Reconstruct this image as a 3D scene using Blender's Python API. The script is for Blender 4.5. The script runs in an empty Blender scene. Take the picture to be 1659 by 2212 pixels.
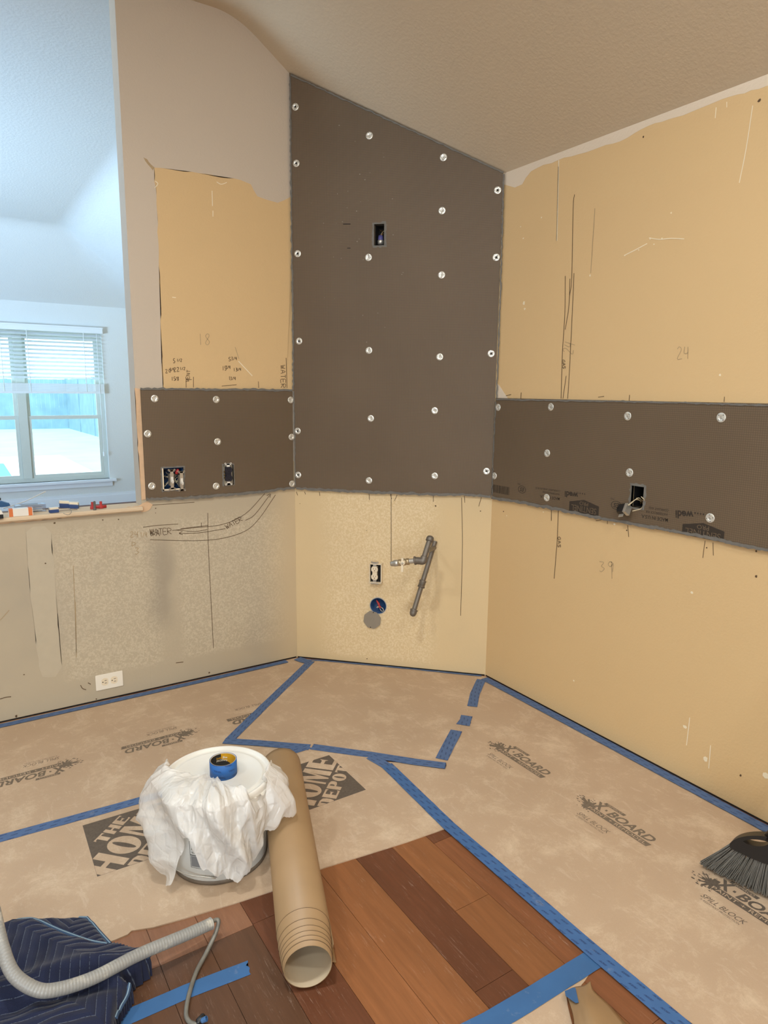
import bpy, bmesh, math, random
import numpy as np
from mathutils import Vector, Matrix, noise
random.seed(7)
S = bpy.context.scene
COL = S.collection
V = Vector
# ---------------------------------------------------------------- camera
CAM = V((0, 0, 1.373)); FPX = 1471.27; YAW, PIT, ROL = 0.57536, 0.17567, 0.00994
_cy, _sy = math.cos(YAW), math.sin(YAW)
FW = V((_sy*math.cos(PIT), _cy*math.cos(PIT), -math.sin(PIT)))
_rt = V((_cy, -_sy, 0)); _up = _rt.cross(FW)
RT = _rt*math.cos(ROL) + _up*math.sin(ROL); UP = -_rt*math.sin(ROL) + _up*math.cos(ROL)
cd = bpy.data.cameras.new('camera'); co = bpy.data.objects.new('camera', cd); COL.objects.link(co)
co.matrix_world = Matrix(((RT.x, UP.x, -FW.x, CAM.x), (RT.y, UP.y, -FW.y, CAM.y), (RT.z, UP.z, -FW.z, CAM.z), (0, 0, 0, 1)))
cd.sensor_fit = 'VERTICAL'; cd.sensor_height = 36.0; cd.lens = 36.0*FPX/2212; cd.clip_end = 300; cd.clip_start = 0.05
S.camera = co
# ---------------------------------------------------------------- light and exposure
S.view_settings.view_transform = 'Standard'; S.view_settings.look = 'None'
S.view_settings.gamma = 1; S.view_settings.use_curve_mapping = False
S.view_settings.exposure = 0.0
W = bpy.data.worlds.new('sky'); S.world = W; W.use_nodes = True
bg = W.node_tree.nodes['Background']; bg.inputs[0].default_value = (.62, .80, 1, 1); bg.inputs[1].default_value = 4.0

def light(name, kind, loc, energy, color=(1, 1, 1), size=.2, size_y=None, target=None, shape='DISK', spread=None):
    d = bpy.data.lights.new(name, kind); d.energy = energy; d.color = color
    if kind == 'AREA':
        d.shape = 'RECTANGLE' if size_y else shape; d.size = size
        if size_y: d.size_y = size_y
        if spread: d.spread = spread
    o = bpy.data.objects.new(name, d); COL.objects.link(o); o.location = loc
    if target is not None: o.rotation_euler = (V(target)-V(loc)).to_track_quat('-Z', 'Y').to_euler()
    return o
WARM = (.965, 1.0, .985)
for p, e in (((.1, 1.0), 28), ((-1.3, 1.3), 23), ((.9, -.6), 25), ((-.6, -.9), 25), ((1.25, .9), 10)):
    light('recessed_ceiling_light', 'AREA', (p[0], p[1], 2.93), e, WARM, .15, target=(p[0], p[1], 0))
light('rear_fill_light', 'AREA', (-1.3, -2.4, 1.25), 146, (.89, 1, 1.08), 3.0, 2.0, target=(1.3, 2.6, .6))  # unseen soft lamp behind the camera, added to lift low walls and floor
light('living_room_side_fill', 'AREA', (-3.8, 5.2, 1.5), 40, (.52, .74, 1.0), 2.4, 1.9, target=(1.2, 8.0, 2.6), spread=math.radians(130))  # added cool lamp at the closed side wall, for the blue living-room tint
light('living_room_low_fill', 'AREA', (-3.6, 4.2, .8), 195, (.50, .74, 1.0), 1.6, 1.2, target=(-.3, 6.2, 3.2), spread=math.radians(95))  # added upward lamp, brightens the living-room ceiling and far wall
sun = light('sun', 'SUN', (0, 20, 20), 15, (.70, .92, 1)); sun.data.angle = .01
sun.rotation_euler = (V((.3, .35, -1))).to_track_quat('-Z', 'Y').to_euler()

# ---------------------------------------------------------------- pixel rays met with real surfaces
def ray(px, py): return FW + RT*((px-829.5)/FPX) - UP*((py-1106)/FPX)
def fl(px, py, z=0.0):
    d = ray(px, py); t = (z-CAM.z)/d.z; return CAM + d*t
class Wall:
    def __init__(s, o, u, n): s.O, s.U, s.N = V(o), V(u).normalized(), V(n).normalized()
    def pt(s, u, z, off=0.0): return V((s.O.x, s.O.y, 0)) + s.U*u + V((0, 0, z)) + s.N*off
    def px(s, x, y, off=0.0):
        d = ray(x, y); P0 = s.O + s.N*off; t = (P0-CAM).dot(s.N)/d.dot(s.N); return CAM + d*t
    def uz(s, x, y, off=0.0):
        p = s.px(x, y, off); return (p-s.O).dot(s.U), p.z
XR, YL = 2.14373, 3.07096
PA = V((1.4594, YL, 0)); PB = V((XR, 2.3745, 0)); DM = (PB-PA).normalized(); LM = (PB-PA).length
WL = Wall((0, YL, 0), (1, 0, 0), (0, -1, 0))
WM = Wall(PA, DM, (DM.y, -DM.x, 0))
WR = Wall((XR, 0, 0), (0, -1, 0), (-1, 0, 0))
FARY = 8.67
WF = Wall((0, FARY, 0), (1, 0, 0), (0, -1, 0))

# ---------------------------------------------------------------- materials
def lin(c): return tuple(((x/255)/12.92 if x/255 <= .04045 else ((x/255+.055)/1.055)**2.4) for x in c) + (1,)
class NT:
    def __init__(s, name):
        s.m = bpy.data.materials.new(name); s.m.use_nodes = True; s.t = s.m.node_tree; s.n = s.t.nodes; s.l = s.t.links
        s.b = s.n['Principled BSDF']; s.out = s.n['Material Output']; s._c = None
    def new(s, k, **kw):
        x = s.n.new(k)
        for a, v in kw.items(): setattr(x, a, v)
        return x
    def set(s, inp, v):
        if isinstance(v, bpy.types.NodeSocket): s.l.new(v, inp)
        elif isinstance(v, (tuple, list)): inp.default_value = v if len(v) == len(inp.default_value) else tuple(v)+(1,)
        else: inp.default_value = v
    @property
    def obj(s):
        if not s._c: s._c = s.new('ShaderNodeTexCoord').outputs['Object']
        return s._c
    def mapping(s, vec, scale=(1, 1, 1), rot=(0, 0, 0)):
        x = s.new('ShaderNodeMapping'); s.set(x.inputs[0], vec); x.inputs['Scale'].default_value = scale; x.inputs['Rotation'].default_value = rot; return x.outputs[0]
    def noise(s, scale, detail=2, rough=.5, vec=None, out=0, dist=0):
        x = s.new('ShaderNodeTexNoise'); s.set(x.inputs['Vector'], vec if vec is not None else s.obj)
        x.inputs['Scale'].default_value = scale; x.inputs['Detail'].default_value = detail; x.inputs['Roughness'].default_value = rough; x.inputs['Distortion'].default_value = dist
        return x.outputs[out]
    def ramp(s, f, stops):
        x = s.new('ShaderNodeValToRGB'); s.set(x.inputs[0], f); e = x.color_ramp.elements
        while len(e) < len(stops): e.new(.5)
        for i, (p, c) in enumerate(stops): e[i].position = p; e[i].color = c if len(c) == 4 else tuple(c)+(1,)
        return x.outputs[0]
    def mask(s, f, a, b): return s.ramp(f, [(min(a, b), (0, 0, 0) if a < b else (1, 1, 1)), (max(a, b), (1, 1, 1) if a < b else (0, 0, 0))])
    def math(s, op, a, b=None, c=None):
        x = s.new('ShaderNodeMath', operation=op); s.set(x.inputs[0], a)
        if b is not None: s.set(x.inputs[1], b)
        if c is not None: s.set(x.inputs[2], c)
        return x.outputs[0]
    def mix(s, f, a, b, mode='MIX'):
        x = s.new('ShaderNodeMix', data_type='RGBA', blend_type=mode); s.set(x.inputs[0], f); s.set(x.inputs[6], a); s.set(x.inputs[7], b); return x.outputs[2]
    def sep(s, v=None):
        x = s.new('ShaderNodeSeparateXYZ'); s.set(x.inputs[0], v if v is not None else s.obj); return x.outputs
    def bump(s, h, strength=.2, dist=.002):
        x = s.new('ShaderNodeBump'); x.inputs['Strength'].default_value = strength; x.inputs['Distance'].default_value = dist
        s.set(x.inputs['Height'], h); s.set(s.b.inputs['Normal'], x.outputs[0]); return x
    def fin(s, col=None, rough=.6, metal=0, spec=None):
        if col is not None: s.set(s.b.inputs['Base Color'], col)
        s.set(s.b.inputs['Roughness'], rough); s.b.inputs['Metallic'].default_value = metal
        if spec is not None: s.b.inputs['Specular IOR Level'].default_value = spec
        return s.m
def flat(name, c, rough=.6, metal=0, spec=None, var=.06, sc=30, bump=0, bs=200):
    n = NT(name); base = lin(c); f = n.noise(sc, 3)
    d = tuple(x*(1-var) for x in base[:3])+(1,); u = tuple(min(1, x*(1+var)) for x in base[:3])+(1,)
    col = n.mix(f, d, u)
    if bump: n.bump(n.noise(bs, 2), bump, .001)
    return n.fin(col, rough, metal, spec)
def paint(name, c, bs=110, b=.16, extra=None, var=.035, rough=.62):
    n = NT(name); base = lin(c)
    f = n.noise(1.7, 4)
    col = n.mix(f, tuple(x*(1-var) for x in base[:3])+(1,), tuple(min(1, x*(1+var)) for x in base[:3])+(1,))
    sp = n.mask(n.noise(38, 4, .6), .76, .80)
    col = n.mix(n.math('MULTIPLY', sp, .45), col, lin(tuple(min(255, x+28) for x in c)))
    n.bump(n.mask(n.noise(bs, 2.5, .55), .38, .68), b, .0022)
    return n.fin(col, rough, spec=.25)
M = {}
M['tan'] = paint('tan_wall_paint', (215, 183, 135))
M['pale'] = paint('pale_wall_paint', (202, 187, 168))
M['white_paint'] = paint('white_band_paint', (222, 206, 184))
M['ceil'] = paint('ceiling_texture_paint', (207, 190, 163), bs=75, b=.16, var=.02)
M['far'] = paint('living_room_paint', (214, 217, 216), bs=60, b=.25, var=.02)
def band(n, x, a0, a1, b0, b1):
    def mr(lo, hi):
        q = n.new('ShaderNodeMapRange'); n.set(q.inputs[0], x); q.inputs[1].default_value = lo; q.inputs[2].default_value = hi; q.interpolation_type = 'SMOOTHSTEP'; return q.outputs[0]
    return n.math('MULTIPLY', mr(a0, a1), n.math('SUBTRACT', 1.0, mr(b0, b1)))
def mottled(name, base, light_, grey, xf):
    n = NT(name); s = n.sep()
    blot = n.mask(n.noise(105, 3, .62, dist=.6), .44, .60)
    u = xf(n, s)                                        # where the stipple coat was rolled on
    blot = n.math('MULTIPLY', blot, u)
    col = n.mix(n.noise(2.2, 4), lin(base), lin(tuple(x-7 for x in base)))
    col = n.mix(n.math('MULTIPLY', blot, .52), col, lin(light_))
    g = n.mask(n.noise(1.6, 3, .6), .52, .80)
    col = n.mix(n.math('MULTIPLY', g, .5), col, lin(grey))
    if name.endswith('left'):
        col = n.mix(n.math('MULTIPLY', band(n, s[0], 1.22, 1.46, 9, 10), .6), col, lin((214, 190, 150)))      # tan paint near the corner, with bounced light mixed into the colour
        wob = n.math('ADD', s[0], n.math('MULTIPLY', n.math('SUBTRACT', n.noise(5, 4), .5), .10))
        sm = n.math('MULTIPLY', band(n, wob, .70, .78, .80, .86), band(n, s[2], .22, .40, .62, .80))  # upright band low on this wall, greyer and darker
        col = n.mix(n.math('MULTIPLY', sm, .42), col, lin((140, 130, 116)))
    n.bump(n.noise(80, 3), .22, .002)
    return n.fin(col, .68, spec=.2)
def xfL(n, s):
    w = n.math('ADD', s[0], n.math('MULTIPLY', n.math('SUBTRACT', n.noise(3, 2), .5), .12))
    a = band(n, w, .30, .40, 1.36, 1.46)
    b = band(n, s[2], .10, .14, .74, .84)
    c = n.math('SUBTRACT', 1.0, n.math('MULTIPLY', band(n, w, .74, .80, .84, .90), .85))
    return n.math('MULTIPLY', n.math('MULTIPLY', a, b), c)
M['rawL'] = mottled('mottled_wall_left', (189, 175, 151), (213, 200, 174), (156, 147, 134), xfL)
def xfM(n, s):
    return n.math('MULTIPLY', band(n, s[0], 1.52, 1.62, 1.92, 2.0), band(n, s[2], .02, .05, .84, .90))
M['rawM'] = mottled('mottled_wall_middle', (222, 197, 154), (240, 221, 186), (206, 184, 146), xfM)
def boardmat():
    n = NT('fibre_mesh_board'); s = n.sep()
    h = n.math('ADD', n.math('MULTIPLY', s[0], 1.0), n.math('MULTIPLY', s[1], -1.0))
    P = .0072
    def line(x, k): return n.math('PINGPONG', n.math('MULTIPLY', x, 1/k), 1.0)
    hu = s[0]
    a = n.mask(line(s[2], P/2), .72, .98); b = n.mask(line(n.math('MULTIPLY', h, 1.0), P/2), .74, .98)
    g = n.math('MAXIMUM', a, b)
    base = n.mix(n.noise(2.5, 4), lin((100, 84, 66)), lin((116, 98, 77)))
    base = n.mix(n.math('MULTIPLY', n.mask(n.noise(260, 2), .70, .76), .35), base, lin((150, 135, 112)))
    col = n.mix(n.math('MULTIPLY', g, .5), base, lin((66, 54, 42)))
    n.bump(n.math('SUBTRACT', 1.0, g), .35, .001)
    return n.fin(col, .5, spec=.35)
M['board'] = boardmat()
M['thinset'] = flat('grey_thinset', (112, 108, 101), .8, var=.25, sc=60, bump=.5)
M['print'] = flat('board_print', (52, 43, 34), .6, var=.2, sc=200)
M['pencil'] = flat('pencil', (92, 70, 46), .8, var=.3, sc=120)
M['faint'] = flat('faint_pencil', (174, 150, 114), .8, var=.2, sc=120)
M['scuff'] = flat('plaster_scuff', (236, 222, 192), .8)
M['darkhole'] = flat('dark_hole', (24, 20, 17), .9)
M['rawwood'] = flat('raw_wood_edge', (212, 178, 142), .8, var=.2, sc=25, bump=.4, bs=60)
def paper():
    n = NT('floor_protection_paper')
    a = n.mix(n.noise(3.0, 5, .6), lin((180, 155, 129)), lin((204, 178, 150)))
    v = n.mapping(n.obj, (1, 1, 1)); 
    sc = n.mask(n.noise(6, 12, .82, dist=.25), .50, .68)
    a = n.mix(n.math('MULTIPLY', sc, .62), a, lin((232, 212, 184)))
    st = n.mask(n.noise(28, 6, .7, vec=n.mapping(n.obj, (1, .35, 1), (0, 0, .7)), dist=.6), .57, .66)
    a = n.mix(n.math('MULTIPLY', st, .30), a, lin((226, 207, 184)))
    fi = n.noise(420, 2); a = n.mix(n.math('MULTIPLY', fi, .22), a, lin((150, 122, 95)))
    n.bump(n.noise(14, 4), .12, .004)
    return n.fin(a, .62, spec=.3)
M['paper'] = paper()
M['kraft'] = flat('kraft_paper_roll', (158, 128, 92), .45, spec=.45, var=.12, sc=9, bump=.08, bs=300)
M['kraft_in'] = flat('kraft_paper_inner', (196, 178, 150), .7)
M['ink'] = flat('black_ink_on_paper', (96, 84, 72), .8, var=.35, sc=140)
M['ink2'] = flat('faded_ink_on_paper', (116, 102, 86), .8, var=.3, sc=140)
def tapemat(name, c, marks=True):
    n = NT(name)
    uv = n.new('ShaderNodeUVMap').outputs[0]
    col = n.mix(n.noise(18, 4), lin(c), lin(tuple(x*.88 for x in c)))
    if marks:
        q = n.sep(n.mapping(uv, (1, 1, 1)))
        u = n.math('ADD', n.math('MULTIPLY', q[0], 26.), n.math('MULTIPLY', q[1], 16.)); w = n.math('ADD', n.math('MULTIPLY', q[1], 62.), n.math('MULTIPLY', q[0], 5.0))
        du = n.math('FRACT', u); dw = n.math('FRACT', w)
        m = n.math('MULTIPLY', n.mask(du, .52, .47), n.mask(dw, .36, .30))
        m = n.math('MULTIPLY', m, n.mask(n.noise(900, 1), .40, .5))
        col = n.mix(n.math('MULTIPLY', m, .75), col, lin((24, 46, 88)))
    d = n.mask(n.noise(22, 6, .7), .60, .75)
    col = n.mix(n.math('MULTIPLY', d, .35), col, lin((168, 172, 178)))
    n.bump(n.noise(500, 2, vec=n.mapping(n.obj, (1, 1, 1))), .15, .0005)
    return n.fin(col, .55, spec=.35)
M['tape'] = tapemat('blue_tape_printed', (86, 114, 158))
M['tape2'] = tapemat('blue_tape_plain', (64, 108, 158), False)
M['tape3'] = tapemat('blue_tape_bright', (70, 110, 162))
WOODC = [(116, 70, 48), (143, 92, 56), (106, 64, 42), (134, 84, 54), (94, 64, 44), (140, 98, 72)]
def wood(i, c):
    n = NT('hardwood_plank_%s' % 'abcdefgh'[i])
    v = n.mapping(n.obj, (1, .07, 1))
    g = n.noise(70, 6, .65, vec=v, dist=.5)
    a = n.mix(g, lin(tuple(x*.80 for x in c)), lin(tuple(min(255, x*1.16) for x in c)))
    v2 = n.mapping(n.obj, (1, .16, 1)); a = n.mix(n.math('MULTIPLY', n.mask(n.noise(9, 4, vec=v2), .4, .75), .5), a, lin(tuple(x*.74 for x in c)))
    sc = n.mask(n.noise(240, 8, .78, vec=n.mapping(n.obj, (1, .07, 1)), dist=.8), .57, .66)
    zone = n.mask(n.noise(6, 3), .42, .62)
    a = n.mix(n.math('MULTIPLY', n.math('MULTIPLY', sc, zone), .34), a, lin((214, 190, 170)))
    n.bump(g, .15, .001)
    return n.fin(a, n.math('ADD', .34, n.math('MULTIPLY', g, .2)), spec=.4)
for i, c in enumerate(WOODC): M['w%d' % i] = wood(i, c)
M['white'] = flat('white_plastic', (232, 226, 214), .35, var=.02)
M['lid'] = flat('pail_lid_plastic', (232, 228, 218), .4, var=.03, sc=12)
M['pail'] = flat('pail_body_plastic', (203, 204, 200), .38, var=.03)
M['black'] = flat('black_plastic', (28, 28, 29), .35, var=.1)
M['blackink'] = flat('label_ink', (34, 34, 36), .6)
M['greyink'] = flat('grey_label_ink', (120, 122, 124), .6)
M['pailrim'] = flat('pail_bottom_ring', (112, 100, 86), .6, var=.2)
M['steel'] = flat('galvanised_steel', (196, 192, 182), .33, .7, var=.18, sc=60)
M['zinc'] = flat('zinc_washer', (228, 226, 216), .32, .55, var=.2, sc=90)
M['iron'] = flat('grey_iron_pipe', (122, 114, 104), .5, .55, var=.2, sc=50, bump=.2, bs=300)
M['grey_pl'] = flat('grey_plastic', (142, 132, 117), .5)
M['lightgrey'] = flat('light_grey_plastic', (172, 170, 166), .5)
M['bluebox'] = flat('blue_plastic_box', (24, 62, 104), .5, var=.25)
M['redcap'] = flat('red_wire_nut', (178, 52, 50), .5)
M['wirew'] = flat('cream_wire', (214, 198, 164), .5)
M['brass'] = flat('brass_terminal', (170, 132, 80), .4, .7)
M['yellow'] = flat('yellow_label', (214, 158, 20), .5)
M['orange'] = flat('orange_print', (216, 118, 62), .6)
M['navy'] = flat('navy_print', (40, 66, 118), .6)
M['cream_pl'] = flat('cream_plastic', (232, 216, 188), .4)
M['vinyl'] = flat('vinyl_window_frame', (203, 208, 200), .4, var=.02)
M['trimw'] = flat('white_gloss_trim', (226, 232, 238), .35, var=.01)
M['blind'] = flat('white_blind_slats', (225, 230, 232), .5, var=.01)
M['grass'] = flat('lawn', (122, 144, 112), .9, var=.2, sc=1.2)
M['patio'] = flat('concrete_patio', (205, 200, 192), .9, var=.05, sc=1)
M['fence'] = flat('weathered_wood_fence', (112, 136, 150), .9, var=.3, sc=3)
M['conduit'] = None
def conduit():
    n = NT('flexible_conduit'); uv = n.new('ShaderNodeUVMap').outputs[0]; q = n.sep(uv)
    r = n.math('PINGPONG', n.math('MULTIPLY', q[1], 1/.0034), 1.0)
    col = n.mix(n.noise(12, 5), lin((132, 131, 128)), lin((164, 162, 155)))
    d = n.mask(n.noise(16, 5, .7), .55, .68); col = n.mix(n.math('MULTIPLY', d, .6), col, lin((222, 214, 196)))
    col = n.mix(n.math('MULTIPLY', n.mask(r, .35, .0), .3), col, lin((118, 118, 116)))
    n.bump(r, .28, .0015)
    return n.fin(col, .35, spec=.5)
M['conduit'] = conduit()
def blanket():
    n = NT('quilted_navy_fabric'); uv = n.new('ShaderNodeUVMap').outputs[0]; q = n.sep(uv)
    tri = n.math('MULTIPLY', n.math('PINGPONG', q[0], .085), .95)
    v = n.math('ADD', n.math('ADD', q[1], tri), n.math('MULTIPLY', n.noise(6, 2, vec=uv), .012))
    p = n.math('PINGPONG', n.math('MULTIPLY', v, 1/.0125), 1.0)
    ln = n.mask(p, .075, .03)
    dash = n.mask(n.noise(330, 1, vec=uv), .40, .46)
    base = n.mix(n.noise(700, 2, vec=uv), lin((22, 25, 42)), lin((44, 50, 76)))
    col = n.mix(n.math('MULTIPLY', n.math('MULTIPLY', ln, dash), .38), base, lin((150, 165, 190)))
    n.bump(n.math('POWER', p, .45), .8, .006)
    n.b.inputs['Sheen Weight'].default_value = .15
    return n.fin(col, .85, spec=.1)
M['blanket'] = blanket()
M['binding'] = flat('blue_edge_binding', (50, 74, 104), .8, var=.25, sc=300)
M['stitch'] = flat('pale_stitching', (140, 165, 180), .8)
def bagmat():
    n = NT('thin_white_plastic_film')
    t = n.new('ShaderNodeBsdfTranslucent'); t.inputs[0].default_value = (.92, .88, .83, 1)
    tr = n.new('ShaderNodeBsdfTransparent'); tr.inputs[0].default_value = (.95, .94, .92, 1)
    n.b.inputs['Base Color'].default_value = (.88, .85, .80, 1); n.b.inputs['Roughness'].default_value = .24; n.b.inputs['Specular IOR Level'].default_value = .7
    m1 = n.new('ShaderNodeMixShader'); m1.inputs[0].default_value = .22; n.l.new(n.b.outputs[0], m1.inputs[1]); n.l.new(t.outputs[0], m1.inputs[2])
    m2 = n.new('ShaderNodeMixShader'); m2.inputs[0].default_value = .24; n.l.new(m1.outputs[0], m2.inputs[1]); n.l.new(tr.outputs[0], m2.inputs[2])
    n.l.new(m2.outputs[0], n.out.inputs[0])
    vo = n.new('ShaderNodeTexVoronoi', feature='DISTANCE_TO_EDGE'); n.l.new(n.mapping(n.obj, (1, 1, .7)), vo.inputs['Vector']); vo.inputs['Scale'].default_value = 34; x = n.math('ADD', n.noise(30, 5, .6, dist=.8), n.math('MULTIPLY', n.mask(vo.outputs[0], .0, .12), .3)); n.bump(x, .32, .008)
    return n.m
M['bag'] = bagmat()
def glassmat(name, tint, k=.06):
    n = NT(name); tr = n.new('ShaderNodeBsdfTransparent'); tr.inputs[0].default_value = tint
    gl = n.new('ShaderNodeBsdfGlossy'); gl.inputs['Roughness'].default_value = .05
    m = n.new('ShaderNodeMixShader'); m.inputs[0].default_value = k; n.l.new(tr.outputs[0], m.inputs[1]); n.l.new(gl.outputs[0], m.inputs[2]); n.l.new(m.outputs[0], n.out.inputs[0]); return n.m
M['glass'] = glassmat('window_glass', (.93, .98, .99, 1))
M['clear'] = glassmat('clear_plastic', (.82, .86, .92, 1), .22)
M['bristle'] = flat('grey_bristles', (106, 103, 96), .55, var=.3, sc=60)

# ---------------------------------------------------------------- mesh helpers
def link(name, bm_or_me, mats, parent=None, smooth=False):
    if isinstance(bm_or_me, bmesh.types.BMesh):
        me = bpy.data.meshes.new(name); bmesh.ops.recalc_face_normals(bm_or_me, faces=bm_or_me.faces) if not smooth == 'keep' else None
        bm_or_me.to_mesh(me); bm_or_me.free()
    else: me = bm_or_me
    for m in (mats if isinstance(mats, (list, tuple)) else [mats]): me.materials.append(m)
    if smooth: me.shade_smooth()
    o = bpy.data.objects.new(name, me); COL.objects.link(o)
    if parent is not None: o.parent = parent
    return o
def tag(o, label, cat, group=None, kind=None):
    o['label'] = label; o['category'] = cat
    if group: o['group'] = group
    if kind: o['kind'] = kind
    return o
def struct(o): o['kind'] = 'structure'; return o
def thing(name, label, cat, loc=(0, 0, 0), group=None):
    o = bpy.data.objects.new(name, None); COL.objects.link(o); o.location = loc; o.empty_display_size = .05
    return tag(o, label, cat, group)
def put(o, parent):            # parent keeping world place
    o.parent = parent; o.matrix_parent_inverse = Matrix.Translation(parent.location).inverted(); return o
def quadbox(bm, P, D1, D2, D3):
    vs = [bm.verts.new(P + D1*a + D2*b + D3*c) for c in (0, 1) for b in (0, 1) for a in (0, 1)]
    for f in ((0, 1, 3, 2), (4, 6, 7, 5), (0, 4, 5, 1), (2, 3, 7, 6), (0, 2, 6, 4), (1, 5, 7, 3)): bm.faces.new([vs[i] for i in f])
def box(bm, lo, hi): lo, hi = V(lo), V(hi); d = hi-lo; quadbox(bm, lo, V((d.x, 0, 0)), V((0, d.y, 0)), V((0, 0, d.z)))
def wbox(bm, w, u0, u1, z0, z1, o0, o1): quadbox(bm, w.pt(u0, z0, o0), w.U*(u1-u0), V((0, 0, z1-z0)), w.N*(o1-o0))
def prism(bm, pts, d):
    """closed outline pts (Vectors) extruded by vector d, triangulated caps"""
    a = [bm.verts.new(p) for p in pts]; b = [bm.verts.new(p+d) for p in pts]; n = len(pts)
    fs = [bm.faces.new(a), bm.faces.new(b[::-1])]
    for i in range(n): bm.faces.new((a[i], a[(i+1) % n], b[(i+1) % n], b[i]))
    bmesh.ops.triangulate(bm, faces=fs)
def smooth_path(pts, n=8):
    out = []; P = [V(p) for p in pts]; P = [P[0]*2-P[1]] + P + [P[-1]*2-P[-2]]
    for i in range(1, len(P)-2):
        for k in range(n):
            t = k/n; a, b, c, d = P[i-1], P[i], P[i+1], P[i+2]
            out.append(.5*((2*b) + (c-a)*t + (2*a-5*b+4*c-d)*t*t + (3*b-a-3*c+d)*t*t*t))
    out.append(P[-2]); return out
def tube(bm, pts, r, seg=10, cap=True, uvl=None, flat_=1.0, up=V((0, 0, 1))):
    P = [V(p) for p in pts]; rs = r if isinstance(r, (list, tuple)) else [r]*len(P); rings = []; L = 0; Ls = []
    prev = None
    for i, p in enumerate(P):
        t = (P[min(i+1, len(P)-1)]-P[max(i-1, 0)]).normalized()
        a = prev - t*prev.dot(t) if prev is not None else (t.cross(up) if abs(t.dot(up)) < .95 else t.cross(V((1, 0, 0))))
        a.normalize(); prev = a; b = t.cross(a)
        if i: L += (P[i]-P[i-1]).length
        Ls.append(L)
        rings.append([bm.verts.new(p + (a*math.cos(k*2*math.pi/seg) + b*math.sin(k*2*math.pi/seg)*flat_)*rs[i]) for k in range(seg)])
    uv = bm.loops.layers.uv.verify() if uvl else None
    for i in range(len(P)-1):
        for k in range(seg):
            f = bm.faces.new((rings[i][k], rings[i][(k+1) % seg], rings[i+1][(k+1) % seg], rings[i+1][k]))
            if uvl:
                for l, (uu, vv) in zip(f.loops, ((k, Ls[i]), (k+1, Ls[i]), (k+1, Ls[i+1]), (k, Ls[i+1]))): l[uv].uv = (uu/seg, vv)
    if cap: bm.faces.new(rings[0][::-1]); bm.faces.new(rings[-1])
def lathe(bm, prof, seg=48, M4=None, th0=0, th1=2*math.pi, close=True):
    """prof: list of (r, z) around local Z"""
    M4 = M4 or Matrix(); n = seg if abs(th1-th0-2*math.pi) < 1e-6 else seg+1; rings = []
    for r, z in prof: rings.append([bm.verts.new(M4 @ V((r*math.cos(th0+(th1-th0)*k/seg), r*math.sin(th0+(th1-th0)*k/seg), z))) for k in range(n)])
    for i in range(len(prof)-1):
        for k in range(seg):
            k2 = (k+1) % n
            bm.faces.new((rings[i][k], rings[i][k2], rings[i+1][k2], rings[i+1][k]))
    return rings
def frame(o, x, y, z): return Matrix(((x.x, y.x, z.x, o.x), (x.y, y.y, z.y, o.y), (x.z, y.z, z.z, o.z), (0, 0, 0, 1)))
def axisframe(o, z):
    z = V(z).normalized(); x = z.cross(V((0, 0, 1))); x = V((1, 0, 0)) if x.length < 1e-4 else x.normalized(); return frame(V(o), x, z.cross(x), z)
def strip(bm, L, R, up, th, uvl=True):
    """ribbon between point lists L and R, thickness th along up, UV in metres"""
    uv = bm.loops.layers.uv.verify(); d = V(up)*th; s = 0; prev = None
    for i in range(len(L)-1):
        a, b, c, e = L[i], L[i+1], R[i+1], R[i]; ds = (b-a).length; w = (L[i]-R[i]).length
        vs = [bm.verts.new(p) for p in (a+d, b+d, c+d, e+d, a, b, c, e)]
        f = bm.faces.new((vs[0], vs[3], vs[2], vs[1]))
        for l, q in zip(f.loops, ((s, 0), (s, w), (s+ds, w), (s+ds, 0))): l[uv].uv = q
        for q in ((0, 1, 5, 4), (2, 3, 7, 6)): bm.faces.new([vs[k] for k in q])
        if i == 0: bm.faces.new([vs[k] for k in (0, 4, 7, 3)])
        if i == len(L)-2: bm.faces.new([vs[k] for k in (1, 2, 6, 5)])
        s += ds
def plate(bm, w, u0, u1, z0, z1, t, holes=(), off=0.0, ztop=None):
    """wall slab with rectangular openings; ztop(u) gives a sloping top edge"""
    us = sorted({u0, u1, *[h[0] for h in holes], *[h[1] for h in holes]}); zs = sorted({z0, z1, *[h[2] for h in holes], *[h[3] for h in holes]})
    zt = lambda u, z: (ztop(u) if (ztop and z == z1) else z)
    def solid(i, j):
        if i < 0 or j < 0 or i >= len(us)-1 or j >= len(zs)-1: return False
        cu, cz = (us[i]+us[i+1])/2, (zs[j]+zs[j+1])/2
        return not any(h[0] < cu < h[1] and h[2] < cz < h[3] for h in holes)
    cache = {}
    def vert(i, j, k):
        if (i, j, k) not in cache: cache[(i, j, k)] = bm.verts.new(w.pt(us[i], zt(us[i], zs[j]), off if k == 0 else off-t))
        return cache[(i, j, k)]
    for i in range(len(us)-1):
        for j in range(len(zs)-1):
            if not solid(i, j): continue
            bm.faces.new([vert(i, j, 0), vert(i+1, j, 0), vert(i+1, j+1, 0), vert(i, j+1, 0)])
            bm.faces.new([vert(i, j+1, 1), vert(i+1, j+1, 1), vert(i+1, j, 1), vert(i, j, 1)])
            if not solid(i-1, j): bm.faces.new([vert(i, j, 0), vert(i, j+1, 0), vert(i, j+1, 1), vert(i, j, 1)])
            if not solid(i+1, j): bm.faces.new([vert(i+1, j+1, 0), vert(i+1, j, 0), vert(i+1, j, 1), vert(i+1, j+1, 1)])
            if not solid(i, j-1): bm.faces.new([vert(i+1, j, 0), vert(i, j, 0), vert(i, j, 1), vert(i+1, j, 1)])
            if not solid(i, j+1): bm.faces.new([vert(i, j+1, 0), vert(i+1, j+1, 0), vert(i+1, j+1, 1), vert(i, j+1, 1)])
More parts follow.
